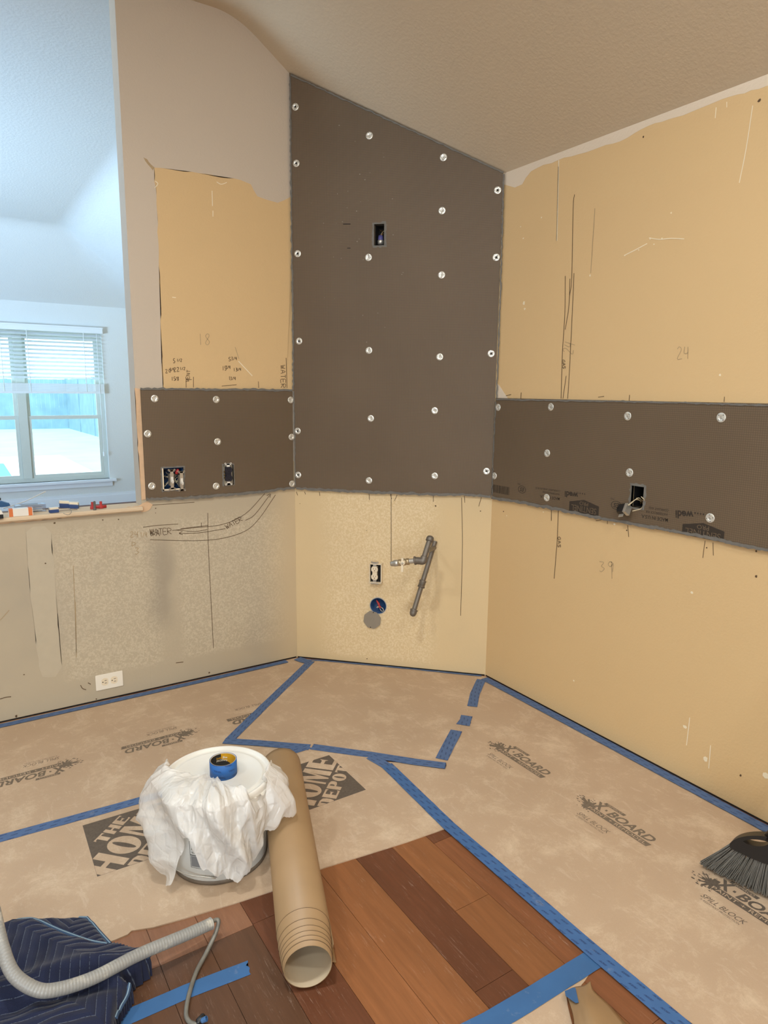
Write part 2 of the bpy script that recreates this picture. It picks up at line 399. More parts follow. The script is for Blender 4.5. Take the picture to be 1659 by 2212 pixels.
_tc = {}
def text2d(s, shear=0, bold=0):
    k = (s, shear, bold)
    if k not in _tc:
        c = bpy.data.curves.new('lettering', 'FONT'); c.body = s; c.size = 1; c.shear = shear; c.offset = bold; c.resolution_u = 3
        o = bpy.data.objects.new('lettering', c); COL.objects.link(o)
        dg = bpy.context.evaluated_depsgraph_get(); me = bpy.data.meshes.new_from_object(o.evaluated_get(dg))
        vs = [v.co.copy() for v in me.vertices]; fs = [tuple(p.vertices) for p in me.polygons]
        bpy.data.objects.remove(o); bpy.data.curves.remove(c); bpy.data.meshes.remove(me)
        x0 = min(v.x for v in vs); x1 = max(v.x for v in vs); y0 = min(v.y for v in vs); y1 = max(v.y for v in vs)
        _tc[k] = ([((v.x-x0)/(x1-x0), (v.y-y0)/(y1-y0)) for v in vs], fs)
    return _tc[k]
def text_on(bm, s, fn, shear=0, bold=0):
    """letters mapped through fn(a, b), a and b running 0..1 across the line box"""
    vs, fs = text2d(s, shear, bold); bv = [bm.verts.new(fn(a, b)) for a, b in vs]
    for f in fs:
        try: bm.faces.new([bv[i] for i in f])
        except ValueError: pass
def rect_on(bm, fn, a0=0, b0=0, a1=1, b1=1):
    bm.faces.new([bm.verts.new(fn(a, b)) for a, b in ((a0, b0), (a1, b0), (a1, b1), (a0, b1))])
def ragged(pts, step, amp, seed=0, closed=True):
    rnd = random.Random(seed); out = []; n = len(pts)
    for i in range(n if closed else n-1):
        a, b = V(pts[i]), V(pts[(i+1) % n]); L = (b-a).length; k = max(1, int(L/step))
        for j in range(k):
            p = a.lerp(b, j/k)
            if j: p = p + V((rnd.uniform(-amp, amp), rnd.uniform(-amp, amp)))
            out.append(p)
    if not closed: out.append(V(pts[-1]))
    return out
def wallpatch(name, w, pxs, mat, parent, off=.0006, step=14, amp=2.5, seed=1):
    pts = ragged([V(p) for p in pxs], step, amp, seed)
    bm = bmesh.new(); prism(bm, [w.px(p.x, p.y, off) for p in pts], -w.N*(off-.00005)); return link(name, bm, mat, parent)
# stroke lettering for the pencil marks (unit box)
GL = {'W': [[(0, 1), (.25, 0), (.5, .7), (.75, 0), (1, 1)]], 'A': [[(0, 0), (.5, 1), (1, 0)], [(.2, .4), (.8, .4)]], 'T': [[(0, 1), (1, 1)], [(.5, 1), (.5, 0)]],
      'E': [[(1, 1), (0, 1), (0, 0), (1, 0)], [(0, .5), (.8, .5)]], 'R': [[(0, 0), (0, 1), (.9, .85), (.8, .55), (0, .5), (1, 0)]], 'V': [[(0, 1), (.45, 0), (.9, 1)]],
      'N': [[(0, 0), (0, 1), (.9, 0), (.9, 1)]], 'G': [[(1, .85), (.5, 1), (0, .6), (.1, .1), (.6, 0), (1, .4), (.6, .45)]], 'S': [[(1, .9), (.4, 1), (.1, .75), (.9, .3), (.6, 0), (0, .1)]],
      '1': [[(.4, 1), (.5, 0)]], '2': [[(0, .8), (.4, 1), (.8, .75), (0, 0), (.9, 0)]], '3': [[(0, 1), (.7, .9), (.3, .55), (.8, .3), (.3, 0), (0, .1)]], '4': [[(.1, 1), (0, .45), (.8, .5)], [(.75, 1), (.7, 0)]],
      '5': [[(.8, 1), (.2, 1), (.1, .6), (.8, .4), (.5, 0), (0, .1)]], '8': [[(.5, .5), (.1, .8), (.5, 1), (.8, .8), (.1, .2), (.5, 0), (.9, .25), (.5, .5)]], '9': [[(.9, .8), (.4, 1), (.1, .7), (.5, .5), (.9, .8), (.8, 0)]],
      '/': [[(0, 0), (.8, 1)]], '0': [[(.5, 1), (.1, .5), (.5, 0), (.9, .5), (.5, 1)]], 'B': [[(0, 0), (0, 1), (.8, .8), (0, .5), (.9, .3), (0, 0)]], 'D': [[(0, 0), (.1, 1), (.9, .6), (0, 0)]], 'J': [[(0, 1), (.8, .9), (.2, 0), (0, .5)]], ' ': []}
def marks(name, w, lines, mat, parent, wd=1.1, off=.0012):
    bm = bmesh.new()
    for ln in lines:
        P = [V(p) for p in ln]
        if len(P) > 2: P = [V((q.x, q.y)) for q in smooth_path([(p.x, p.y, 0) for p in P], 4)]
        L, R = [], []
        for i, p in enumerate(P):
            t = (P[min(i+1, len(P)-1)]-P[max(i-1, 0)]); t = t.normalized() if t.length > 1e-6 else V((1, 0)); nn = V((-t.y, t.x))*wd/2
            L.append(w.px(p.x+nn.x, p.y+nn.y, off)); R.append(w.px(p.x-nn.x, p.y-nn.y, off))
        strip(bm, L, R, w.N, .0002)
    return link(name, bm, mat, parent)
def write(s, x, y, cw, ch, dx=(1, 0), gap=1.35):
    """strokes for string s starting at pixel (x,y) baseline, reading along dx"""
    d = V(dx).normalized(); u = V((d.y, -d.x)); out = []
    for i, c in enumerate(s):
        for st in GL[c]: out.append([(x + d.x*(i*gap+a)*cw + u.x*b*ch, y + d.y*(i*gap+a)*cw + u.y*b*ch) for a, b in st])
    return out
def whole(w, x0, y0, x1, y1):
    a = w.uz(x0, y0); b = w.uz(x1, y1); return (min(a[0], b[0]), max(a[0], b[0]), min(a[1], b[1]), max(a[1], b[1]))

# ---------------------------------------------------------------- room shell
ZF, ZP, SL = 2.952, 2.306, .693
def zceil(x, y):
    def smin(a, b, k=.07):
        h = max(k-abs(a-b), 0)/k; return min(a, b) - h*h*k*.25
    return smin(smin(ZF, ZP + SL*(XR-x)), ZP + SL*(FARY-y))
def axis_pts(lo, hi, knot):
    s = {lo, hi}; x = lo
    while x < hi: s.add(round(x, 4)); x += .2
    for k in knot:
        for j in range(-7, 8): s.add(round(k + j*.022, 4))
    return sorted(v for v in s if lo <= v <= hi)
bm = bmesh.new()
xs = axis_pts(-4.0, XR+.1, [XR-(ZF-ZP)/SL]); ys = axis_pts(-2.6, FARY+.1, [FARY-(ZF-ZP)/SL])
gr = [[bm.verts.new((x, y, zceil(x, y))) for y in ys] for x in xs]
gt = [[bm.verts.new((x, y, zceil(x, y)+.12)) for y in ys] for x in xs]
for i in range(len(xs)-1):
    for j in range(len(ys)-1):
        bm.faces.new((gr[i][j], gr[i][j+1], gr[i+1][j+1], gr[i+1][j])); bm.faces.new((gt[i][j], gt[i+1][j], gt[i+1][j+1], gt[i][j+1]))
bm.faces.ensure_lookup_table()
for f in bm.faces:
    if f.calc_center_median().y > YL+.05: f.material_index = 1  # whiter colour puts the living room's cool daylight into the ceiling
o = struct(link('ceiling', bm, [M['ceil'], M['far']], smooth='keep'))

H_sw = whole(WL, 348, 1011, 396, 1056); H_bo = whole(WL, 480, 1004, 503, 1046)
H_up = whole(WM, 810, 486, 831, 531); H_ro = whole(WM, 797, 1289, 837, 1328); H_re = whole(WM, 802, 1222, 824, 1256)
H_ri = whole(WR, 1370, 1048, 1393, 1098)
XE = .715; TH = .10
bm = bmesh.new()
plate(bm, WL, XE, 1.62, 0, 3.0, TH, [H_sw, H_bo])
wall_left = struct(link('wall_left', bm, M['pale']))
bm = bmesh.new(); plate(bm, WL, -4, XE, 0, .842, TH)
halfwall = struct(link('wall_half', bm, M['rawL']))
# rough lower field of the left wall, skimmed and stippled: its own finish layer
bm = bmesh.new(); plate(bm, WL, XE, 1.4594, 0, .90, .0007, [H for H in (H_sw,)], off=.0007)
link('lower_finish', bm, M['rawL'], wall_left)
bm = bmesh.new(); plate(bm, WM, -.0, LM, 0, 3.0, TH, [H_up, H_ro, H_re])
# round opening filled in from the square cut-out
cu, cz = (H_ro[0]+H_ro[1])/2, (H_ro[2]+H_ro[3])/2; hu, hz = (H_ro[1]-H_ro[0])/2, (H_ro[3]-H_ro[2])/2; RR = min(hu, hz)*.97
NN = 48; outer = []; inner = []; back = []
for k in range(NN):
    a = 2*math.pi*k/NN; ca, sa = math.cos(a), math.sin(a); m = max(abs(ca), abs(sa))
    outer.append(bm.verts.new(WM.pt(cu+ca/m*hu, cz+sa/m*hz))); inner.append(bm.verts.new(WM.pt(cu+ca*RR, cz+sa*RR))); back.append(bm.verts.new(WM.pt(cu+ca*RR, cz+sa*RR, -.05)))
for k in range(NN):
    j = (k+1) % NN; bm.faces.new((outer[k], outer[j], inner[j], inner[k])); bm.faces.new((inner[k], inner[j], back[j], back[k]))
wall_middle = struct(link('wall_middle', bm, M['rawM']))
bm = bmesh.new(); plate(bm, WR, -FARY, 2.6, 0, 2.45, TH, [H_ri]); wall_right = struct(link('wall_right', bm, M['tan']))
WINX0, WINX1, WINZ0, WINZ1 = -.95, 1.665, .30, 2.0
bm = bmesh.new(); plate(bm, WF, -4, XR, 0, 3.05, .16, [(WINX0, WINX1, WINZ0, WINZ1)]); wall_far = struct(link('wall_far', bm, M['far']))
bm = bmesh.new(); box(bm, (-4.1, -2.7, 0), (-4, FARY+.2, 3.05)); box(bm, (-4, -2.7, 0), (XR+.1, -2.6, 3.05)); struct(link('wall_back', bm, M['pale']))
# floor planks
bm = bmesh.new(); PW = .119; rnd = random.Random(3)
forced = {.571: 2, .690: 1, .809: 0, .928: 2, 1.047: 1, 1.166: 3}
def tone(xc, yc):
    for k, t in forced.items():
        if abs(xc-k-PW/2) < .03:
            if k == .809 and yc < 1.15: return 1
            if k == 1.166 and yc > 1.5: return 2
            return t
    if .05 < xc < .57: return (4 if yc < 1.485 else 5)
    return None
x = .571 - PW*39
while x < XR+.05:
    cuts = [-2.6]; y = -2.6 + rnd.uniform(.2, 1)
    while y < FARY: cuts.append(y); y += rnd.uniform(.5, 1.3)
    cuts.append(FARY)
    if .05 < x < .56: cuts = sorted([c for c in cuts if abs(c-1.487) > .5] + [1.487])
    if abs(x-1.166) < .01: cuts = sorted([c for c in cuts if abs(c-1.5) > .5] + [1.497])
    if abs(x-.809) < .01: cuts = sorted([c for c in cuts if abs(c-1.15) > .9])
    for a, b in zip(cuts, cuts[1:]):
        t = tone(x+PW/2, min(max((a+b)/2, .9 if a < 1.4 else 1.6), 1.45 if b < 1.6 else 9)); g = .0006
        if t is None: t = rnd.choice([0, 3, 1, 2, 0])
        lo = V((x+g, a+g, -.02)); quadbox(bm, lo, V((PW-2*g, 0, 0)), V((0, b-a-2*g, 0)), V((0, 0, .02)))
        for f in bm.faces[-6:] if hasattr(bm.faces, '__getitem__') and not bm.faces.ensure_lookup_table() else []: f.material_index = t
    x += PW
box(bm, (-4, -2.6, -.06), (XR, FARY, -.021))
floor = struct(link('floor', bm, [M['w%d' % i] for i in range(6)]))

# paint fields left by the cabinets, white band under the ceiling
wallpatch('tan_paint_field', WL, [(333, 362), (430, 374), (520, 389), (542, 398), (556, 424), (575, 431), (600, 438), (615, 432), (630, 424), (634, 845), (352, 845), (349, 740), (343, 560), (338, 440)], M['tan'], wall_left, amp=1.6, seed=4)
wallpatch('torn_paint_edge', WL, [(310, 340), (318, 344), (326, 355), (334, 362), (330, 368), (321, 357), (314, 348)], M['faint'], wall_left, amp=.6, step=6)
wallpatch('white_paint_band', WR, [(1089, 360), (1240, 303), (1450, 226), (1700, 130), (2600, -222), (2600, -176), (1700, 172), (1640, 192), (1560, 214), (1490, 243), (1400, 272), (1340, 305), (1250, 333), (1205, 346), (1160, 363), (1147, 370), (1135, 385), (1128, 398), (1112, 405), (1087, 398)], M['white_paint'], wall_right, amp=1.8, seed=5)
wallpatch('white_paint_remnant', WR, [(1072, 828), (1078, 832), (1098, 862), (1072, 862)], M['white_paint'], wall_right, amp=.6, seed=6)
# lighter rolled patch at far left of the low wall
wallpatch('lighter_roller_patch', WL, [(56, 1150), (70, 1138), (96, 1136), (110, 1150), (118, 1250), (128, 1380), (134, 1440), (120, 1462), (92, 1462), (84, 1440), (72, 1330), (60, 1220)], flat('rolled_patch', (190, 177, 153), .7, bump=.2, bs=80), halfwall, amp=1.5, seed=9)
# exposed framing edge beside the left board and rough half-wall ledge
bm = bmesh.new(); pts = ragged([V(p) for p in [(291, 838), (303, 840), (311, 960), (317, 1078), (306, 1080), (300, 1000)]], 14, 1.2, 3)
prism(bm, [WL.px(p.x, p.y, .004) for p in pts], -WL.N*.0035); link('exposed_wood_edge', bm, M['rawwood'], wall_left)
bm = bmesh.new()
prof = [(-.045, .842), (.016, .842), (.022, .848), (.022, .856), (.016, .862), (-.11, .862)]
L = [WL.pt(-4, z, o_) for o_, z in prof]; prism(bm, L, V((4+XE, 0, 0)))
ledge = struct(link('trim_1', bm, M['cream_pl'] if False else flat('raw_ledge_board', (214, 190, 158), .75, var=.12, sc=14, bump=.4, bs=60)))
bm = bmesh.new(); pts = ragged([V(p) for p in [(0, 1122), (100, 1114), (200, 1104), (300, 1093), (318, 1083), (330, 1090), (322, 1102), (306, 1106), (300, 1102), (200, 1112), (100, 1122), (0, 1132)]], 7, 1.6, 12)
prism(bm, [WL.px(p.x, p.y, .003) for p in pts], -WL.N*.0028); link('broken_plaster_edge', bm, M['rawwood'], halfwall)
# dark crack at the foot of the walls
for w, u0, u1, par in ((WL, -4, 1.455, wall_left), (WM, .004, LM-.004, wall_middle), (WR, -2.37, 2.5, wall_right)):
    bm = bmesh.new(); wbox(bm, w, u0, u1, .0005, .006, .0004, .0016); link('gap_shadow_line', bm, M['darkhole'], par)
# far room: baseboard, window, blind
bm = bmesh.new(); box(bm, (-4, FARY-.016, 0), (XR, FARY, .10)); box(bm, (-4, FARY-.011, .10), (XR, FARY, .128)); struct(link('baseboard_far', bm, M['trimw']))
bm = bmesh.new(); yw = FARY+.07
def rail(bm, x0, x1, z0, z1, d0=0.0, d1=.05): box(bm, (x0, yw+d0, z0), (x1, yw+d1, z1))
for (a, b) in ((WINX0, .36-.55), (.36-.55, .79-.02), (.79+.02-.04+.02, WINX1)): pass
MULL = [-.13, .79]
edges = [WINX0] + MULL + [WINX1]
rail(bm, WINX0, WINX1, WINZ0, WINZ0+.045, -.02, .07); rail(bm, WINX0, WINX1, WINZ1-.05, WINZ1, -.02, .07)
for e in (WINX0, WINX1-.045): rail(bm, e, e+.045, WINZ0+.045, WINZ1-.05, -.02, .07)
for m in MULL: rail(bm, m-.045, m+.045, WINZ0+.045, WINZ1-.05, -.03, .07)
win = struct(link('window_1', bm, M['vinyl']))
for i in range(3):
    a = edges[i]+(.045 if i else .045); b = edges[i+1]-.045
    for z0, z1, dd in ((WINZ0+.045, 1.055, -.01), (1.02, WINZ1-.05, .02)):
        bm = bmesh.new(); t = .038
        for q in ((a, b, z0, z0+t), (a, b, z1-t, z1), (a, a+t, z0+t, z1-t), (b-t, b, z0+t, z1-t)): rail(bm, q[0]+.0008, q[1]-.0008, q[2], q[3], dd, dd+.025)
        s_ = link('sash', bm, M['vinyl'], win)
        bm = bmesh.new(); rail(bm, a+t+.001, b-t-.001, z0+t+.001, z1-t-.001, dd+.010, dd+.013); link('pane', bm, M['glass'], s_)
bm = bmesh.new(); box(bm, (WINX0-.06, FARY-.055, WINZ0-.028), (WINX1+.065, FARY+.05, WINZ0)); box(bm, (WINX0-.02, FARY-.02, WINZ0-.085), (WINX1+.025, FARY-.001, WINZ0-.028)); link('window_sill', bm, M['trimw'], win)
bl = thing('window_blind', 'white horizontal blind half raised over the window in the far blue-lit room', 'blind', (.4, FARY-.03, 2.06))
bm = bmesh.new(); box(bm, (WINX0, FARY-.06, 1.995), (WINX1+.005, FARY-.006, 2.062)); box(bm, (WINX0, FARY-.066, 2.045), (WINX1+.008, FARY-.06, 2.062)); put(link('valance', bm, M['blind']), bl)
bm = bmesh.new()
for i in range(12):
    z = 1.965 - i*.0435; c = V((0, FARY-.032, z)); a = math.radians(28)
    quadbox(bm, V((WINX0+.01, c.y-.024*math.cos(a), z-.024*math.sin(a))), V((WINX1-WINX0-.025, 0, 0)), V((0, .048*math.cos(a), .048*math.sin(a))), V((0, -.0006, .0022)))
sl = put(link('slats', bm, M['blind']), bl)
bm = bmesh.new()
for i in range(14): box(bm, (WINX0+.01, FARY-.058, 1.335+i*.0062), (WINX1-.012, FARY-.008, 1.335+i*.0062+.0048))
box(bm, (WINX0+.01, FARY-.058, 1.31), (WINX1-.012, FARY-.008, 1.334)); put(link('stacked_slats', bm, M['blind']), bl)
for xx in (1.46, .88, .62, -.3):
    bm = bmesh.new(); tube(bm, [(xx, FARY-.060, 2.0), (xx, FARY-.060, 1.33)], .004, 5); put(link('ladder_cord', bm, M['blind']), bl)
bm = bmesh.new(); tube(bm, [(1.60, FARY-.063, 1.99), (1.605, FARY-.063, .62)], .0028, 5); tube(bm, [(1.605, FARY-.063, .63), (1.605, FARY-.063, .58)], .012, 8); put(link('pull_cord', bm, M['blind']), bl)
# outdoors
bm = bmesh.new(); box(bm, (-30, FARY+.3, -.4), (40, 60, -.16)); g = link('lawn', bm, M['grass']); tag(g, 'sunlit pale green lawn outside the far window', 'lawn', kind='stuff')
bm = bmesh.new(); prism(bm, [V((-8, FARY+.2, -.15)), V((2.05, FARY+.2, -.15)), V((2.32, 12.9, -.15)), V((2.25, 17.2, -.15)), V((-8, 18.1, -.15))], V((0, 0, -.1))); struct(link('patio_ground', bm, M['patio']))
fe = thing('wooden_fence', 'tall weathered board fence around the lawn outside the window', 'fence', (4.1, 28.7, -.16))
def fence(a, b, n_):
    a, b = V(a), V(b); bm = bmesh.new(); n = int((b-a).length/.15)
    for i in range(n):
        p = a.lerp(b, i/n); q = a.lerp(b, (i+.992)/n); nn = (b-a).normalized().cross(V((0, 0, 1)))*.02
        quadbox(bm, p, q-p, nn, V((0, 0, 1.85+.02*math.sin(i*3.1))))
    put(link('board_panel', bm, M['fence']), fe)
    for i in range(n_):
        p = a.lerp(b, i/n_); bm = bmesh.new(); box(bm, p+V((-.05, -.08, 0)), p+V((.05, .02, 1.9))); put(link('fence_post', bm, M['fence']), fe)
fence((-8, 30.2, -.16), (4.15, 28.7, -.16), 5); fence((4.15, 28.7, -.16), (4.35, 16.5, -.16), 5)
bm = bmesh.new(); vs = [fl(0, 1000, -.13), fl(8, 1002, -.13), fl(34, 1042, -.13), fl(0, 1046, -.13)]
vs = [V((v.x, v.y, -.15)) for v in vs]; prism(bm, [vs[0]-V((.6, 0, 0)), vs[1], vs[2], vs[3]-V((.6, 0, 0))], V((0, 0, .03)))
tag(link('doormat', bm, flat('blue_mat', (70, 110, 170), .9)), 'blue patch lying on the white patio at the left window lite', 'mat')

# ---------------------------------------------------------------- tile backer boards
def poly_edge(w, name, pxs, width, par, seed, off=.013):
    """ragged bead of thinset along a board edge"""
    pts = ragged([V(p) for p in pxs], 6, .8, seed, False); rnd = random.Random(seed); bm = bmesh.new(); L, R = [], []
    for i, p in enumerate(pts):
        t = (pts[min(i+1, len(pts)-1)]-pts[max(i-1, 0)]).normalized(); nn = V((-t.y, t.x)); a = width*rnd.uniform(.3, .75); b = width*rnd.uniform(.3, .75)
        L.append(w.px(p.x+nn.x*a, p.y+nn.y*a, off)); R.append(w.px(p.x-nn.x*b, p.y-nn.y*b, off))
    strip(bm, L, R, w.N, .0022); return put(link(name, bm, M['thinset']), par)
def board(name, w, u0, u1, z0, z1, holes, label, ztop=None):
    t = thing(name, label, 'backer board', w.pt(u0, z0))
    bm = bmesh.new(); plate(bm, w, u0, u1, z0, z1, .0122, holes, off=.0126, ztop=ztop)
    put(link('board_panel', bm, M['board']), t); return t
uL0, zL0 = WL.uz(316, 1079, .0125); _, zL1 = WL.uz(632, 841, .0125)
bdL = board('backer_board', WL, uL0, 1.4594-.013, .893, 1.372, [H_sw, H_bo], 'brown mesh backer board on left wall holding the light switches')
um0, um1 = .004, LM-.004
ztm = lambda u: zceil(XR - .4881*0 + 0, 0) if False else (zceil((WM.pt(u, 0, .012)).x, 0) - .006)
bdM = board('backer_board', WM, um0, um1, .893, 2.8, [H_up], 'tall brown mesh backer board with slanted top on the angled middle wall', ztop=ztm)
bdR = board('backer_board', WR, -2.362, -.3, .893, 1.347, [H_ri], 'long brown backer board printed with upside-down logos on right wall')
poly_edge(WL, 'thinset_edge', [(303, 840), (340, 840), (420, 841), (470, 842), (540, 841), (600, 843), (632, 843)], 4.2, bdL, 1)
poly_edge(WL, 'thinset_edge', [(316, 1078), (400, 1076), (470, 1070), (520, 1066), (560, 1063), (600, 1057), (636, 1055)], 5, bdL, 2)
poly_edge(WM, 'thinset_edge', [(640, 1055), (740, 1060), (830, 1064), (930, 1068), (1000, 1068), (1060, 1073)], 5, bdM, 3)
poly_edge(WM, 'thinset_edge', [(627, 165), (629, 400), (632, 640), (634, 842)], 3, bdM, 4)
poly_edge(WM, 'thinset_edge', [(628, 162), (780, 232), (940, 305), (1087, 373)], 3, bdM, 5)
poly_edge(WM, 'thinset_edge', [(1088, 376), (1082, 600), (1073, 860)], 2.6, bdM, 6)
poly_edge(WM, 'thinset_edge', [(635, 845), (637, 950), (638, 1052)], 1.6, bdM, 14)
poly_edge(WR, 'thinset_edge', [(1072, 863), (1200, 865), (1340, 867), (1500, 871), (1665, 876)], 3.4, bdR, 7)
poly_edge(WR, 'thinset_edge', [(1062, 1075), (1130, 1086), (1200, 1099), (1300, 1120), (1400, 1137), (1540, 1163), (1600, 1177), (1665, 1190)], 6, bdR, 8)
poly_edge(WR, 'thinset_edge', [(1071, 868), (1066, 980), (1063, 1070)], 1.6, bdR, 15)
# frayed rims of the cut-outs
def rim(w, H, par, seed, k=.006):
    rnd = random.Random(seed); u0, u1, z0, z1 = H; c = [(u0, z0), (u1, z0), (u1, z1), (u0, z1)]; inn, out = [], []
    cc = V(((u0+u1)/2, (z0+z1)/2))
    for p in ragged([V(q) for q in c], .008, .0, seed):
        d = (p-cc); e = V((1 if d.x > 0 else -1, 1 if d.y > 0 else -1)); inn.append(p); out.append(V((p.x+e.x*k*rnd.uniform(.5, 1.4)*(abs(d.x)/((u1-u0)/2) > .9), p.y+e.y*k*rnd.uniform(.5, 1.4)*(abs(d.y)/((z1-z0)/2) > .9))))
    bm = bmesh.new(); n = len(inn)
    a = [bm.verts.new(w.pt(p.x, p.y, .0145)) for p in inn]; b = [bm.verts.new(w.pt(p.x, p.y, .0132)) for p in out]; cb = [bm.verts.new(w.pt(p.x, p.y, .0)) for p in inn]
    for i in range(n):
        j = (i+1) % n; bm.faces.new((a[i], a[j], b[j], b[i])); bm.faces.new((a[i], a[j], cb[j], cb[i]))
    put(link('cut_rim', bm, M['thinset']), par)
rim(WL, H_sw, bdL, 1); rim(WL, H_bo, bdL, 2, .005); rim(WM, H_up, bdM, 3, .009); rim(WR, H_ri, bdR, 4, .009)
# black marker ticks on the middle board
for tk in ([(741, 484), (757, 484)], [(750, 536), (757, 536)]): put(marks('marker_tick', WM, [tk], M['darkhole'], None, 1.6, .0135), bdM)
bm = bmesh.new(); rr = random.Random(21)
for i in range(46):
    x, y = rr.gauss(770, 60), rr.gauss(480, 150)
    if 640 < x < 1060 and y > 260: wbox(bm, WM, *(lambda u, z: (u, u+rr.uniform(.001, .005)))(*WM.uz(x, y)), *(lambda u, z: (z, z+rr.uniform(.001, .004)))(*WM.uz(x, y)), .0127, .0130)
put(link('dried_specks', bm, M['grey_pl']), bdM)['kind'] = 'stuff'
# ---- prints on the right board (upside down)
def prt(bm, s, p0, p1, h, shear=0, bold=.0, w=WR, off=.0131):
    a = w.px(*p0, off); b = w.px(*p1, off); d = b-a; up = w.N.cross(d.normalized()); text_on(bm, s, lambda s_, t: a + d*s_ + up*(h*t), shear, bold)
def flush(bm, name, mat='print'): put(link(name, bm, M[mat], smooth='keep'), bdR); return bmesh.new()
bm = bmesh.new(); bm2 = bmesh.new()
def sentinel(bm, bm2, tl, tr, depth, cut=1.0):
    zmin = .8965
    # px of the two lower (roof) corners in the picture: the house shape hangs upside down
    u0, zA = WR.uz(*tl); u1, zB = WR.uz(*tr); h = depth
    mid = (u0+u1)/2; zt = (zA+zB)/2
    bm.faces.new([bm.verts.new(WR.pt(u, z, .0130)) for u, z in ((u0, max(zmin, zt-h*cut)), (u1, max(zmin, zt-h*cut)), (u1, zt-.004), (mid, zt+.012), (u0, zt-.004))][::1])
    f = lambda ua, ub, z0, hh: (lambda s_, t: WR.pt(ub+(ua-ub)*s_, z0-hh*t, .0135))
    text_on(bm2, 'PRO', f(mid-.022, mid+.022, zt+.004, .015), .0, .01)
    text_on(bm2, 'SENTINEL', f(u0+.012, u1-.012, zt-.014, min(.024, zt-.014-zmin-.002)), .0, .0)
sentinel(bm, bm2, (1235, 1080), (1299, 1092), .066, .9)
bm = flush(bm, 'house_logo'); bm2 = flush(bm2, 'logo_lettering', 'board')
sentinel(bm, bm2, (1480, 1126), (1570, 1148), .075, .78)
bm = flush(bm, 'house_logo'); bm2 = flush(bm2, 'logo_lettering', 'board')
prt(bm, 'wedi', (1249, 1064), (1220, 1060), .026, 0, .03); bm = flush(bm, 'brand_word'); prt(bm, 'wedi', (1498, 1104), (1459, 1102), .028, 0, .03)
bm = flush(bm, 'brand_word')
for k in range(4):
    for x, y in ((1252+k*5, 1066+k*.7), (1505+k*6, 1109+k*1.0)):
        u, z = WR.uz(x, y); bm.faces.new([bm.verts.new(WR.pt(u+a, z+b, .0131)) for a, b in ((0, 0), (.004, 0), (.004, .006), (0, .006))])
bm = flush(bm, 'printed_dots'); prt(bm, 'MADE IN U.S.A.', (1209, 1075), (1166, 1069), .012, 0, .01); prt(bm, 'WATERPROOF PER', (1209, 1066), (1172, 1060), .008); prt(bm, 'COMPLIANT ANSI A118.10', (1210, 1059), (1157, 1052), .008)
bm = flush(bm, 'small_print')
prt(bm, 'MADE IN U.S.A.', (1443, 1120), (1385, 1111), .013, 0, .01); prt(bm, 'WATERPROOF PER', (1443, 1109), (1395, 1102), .009); prt(bm, 'COMPLIANT ANSI', (1444, 1100), (1402, 1094), .009)
bm = flush(bm, 'small_print')
for cx, cy in ((1132, 1057), (1336, 1091)):
    u, z = WR.uz(cx, cy); lathe(bm, [(.021, 0), (.0185, 0)], 32, frame(WR.pt(u, z, .0131), WR.U*1.15, V((0, 0, .8)), WR.N))
    text_on(bm, 'ES', lambda s_, t, u=u, z=z: WR.pt(u+.013-.026*s_, z+.009-.018*t, .0131), .2, .02)
    text_on(bm, 'PMG', lambda s_, t, u=u, z=z: WR.pt(u-.012-.016*s_, z+.026-.007*t, .0131)); bm = flush(bm, 'seal_mark')
rr = random.Random(5); u, z = WR.uz(1067, 1052); 
for k in range(30):
    wd = rr.choice((.0012, .002, .0032)); bm.faces.new([bm.verts.new(WR.pt(u+a, z-.022+b, .0131)) for a, b in ((0, 0), (wd, 0), (wd, .036), (0, .036))]); u += wd+rr.choice((.0014, .002, .003))
flush(bm, 'barcode'); bm2.free()

# ---------------------------------------------------------------- washers
def make_washer():
    bm = bmesh.new(); lathe(bm, [(.016, 0), (.016, .0012), (.0145, .0022), (.0075, .0026), (.0062, .0012), (.0045, .0010), (.0003, .0010)], 28)
    disc = bm
    me = bpy.data.meshes.new('washer_disc'); bmesh.ops.recalc_face_normals(disc, faces=disc.faces); disc.to_mesh(me); disc.free(); me.materials.append(M['zinc']); me.shade_smooth()
    bm = bmesh.new()
    for k in range(4):
        a = k*math.pi/2+.4; c = V((.0112*math.cos(a), .0112*math.sin(a), .0027)); lathe(bm, [(.0016, 0), (.0003, .0001)], 8, Matrix.Translation(c))
    mh = bpy.data.meshes.new('slot_hole'); bm.to_mesh(mh); bm.free(); mh.materials.append(M['darkhole'])
    bm = bmesh.new(); lathe(bm, [(.0043, .0011), (.0040, .0026), (.0026, .0030), (.0018, .0022), (.0002, .0020)], 16)
    ms = bpy.data.meshes.new('screw_head'); bmesh.ops.recalc_face_normals(bm, faces=bm.faces); bm.to_mesh(ms); bm.free(); ms.materials.append(M['steel']); ms.shade_smooth()
    bm = bmesh.new(); lathe(bm, [(.0044, .0027), (.0003, .0028)], 16)
    mc = bpy.data.meshes.new('open_centre'); bm.to_mesh(mc); bm.free(); mc.materials.append(M['darkhole'])
    return me, mh, ms, mc
me_, mh_, ms_, mc_ = make_washer()
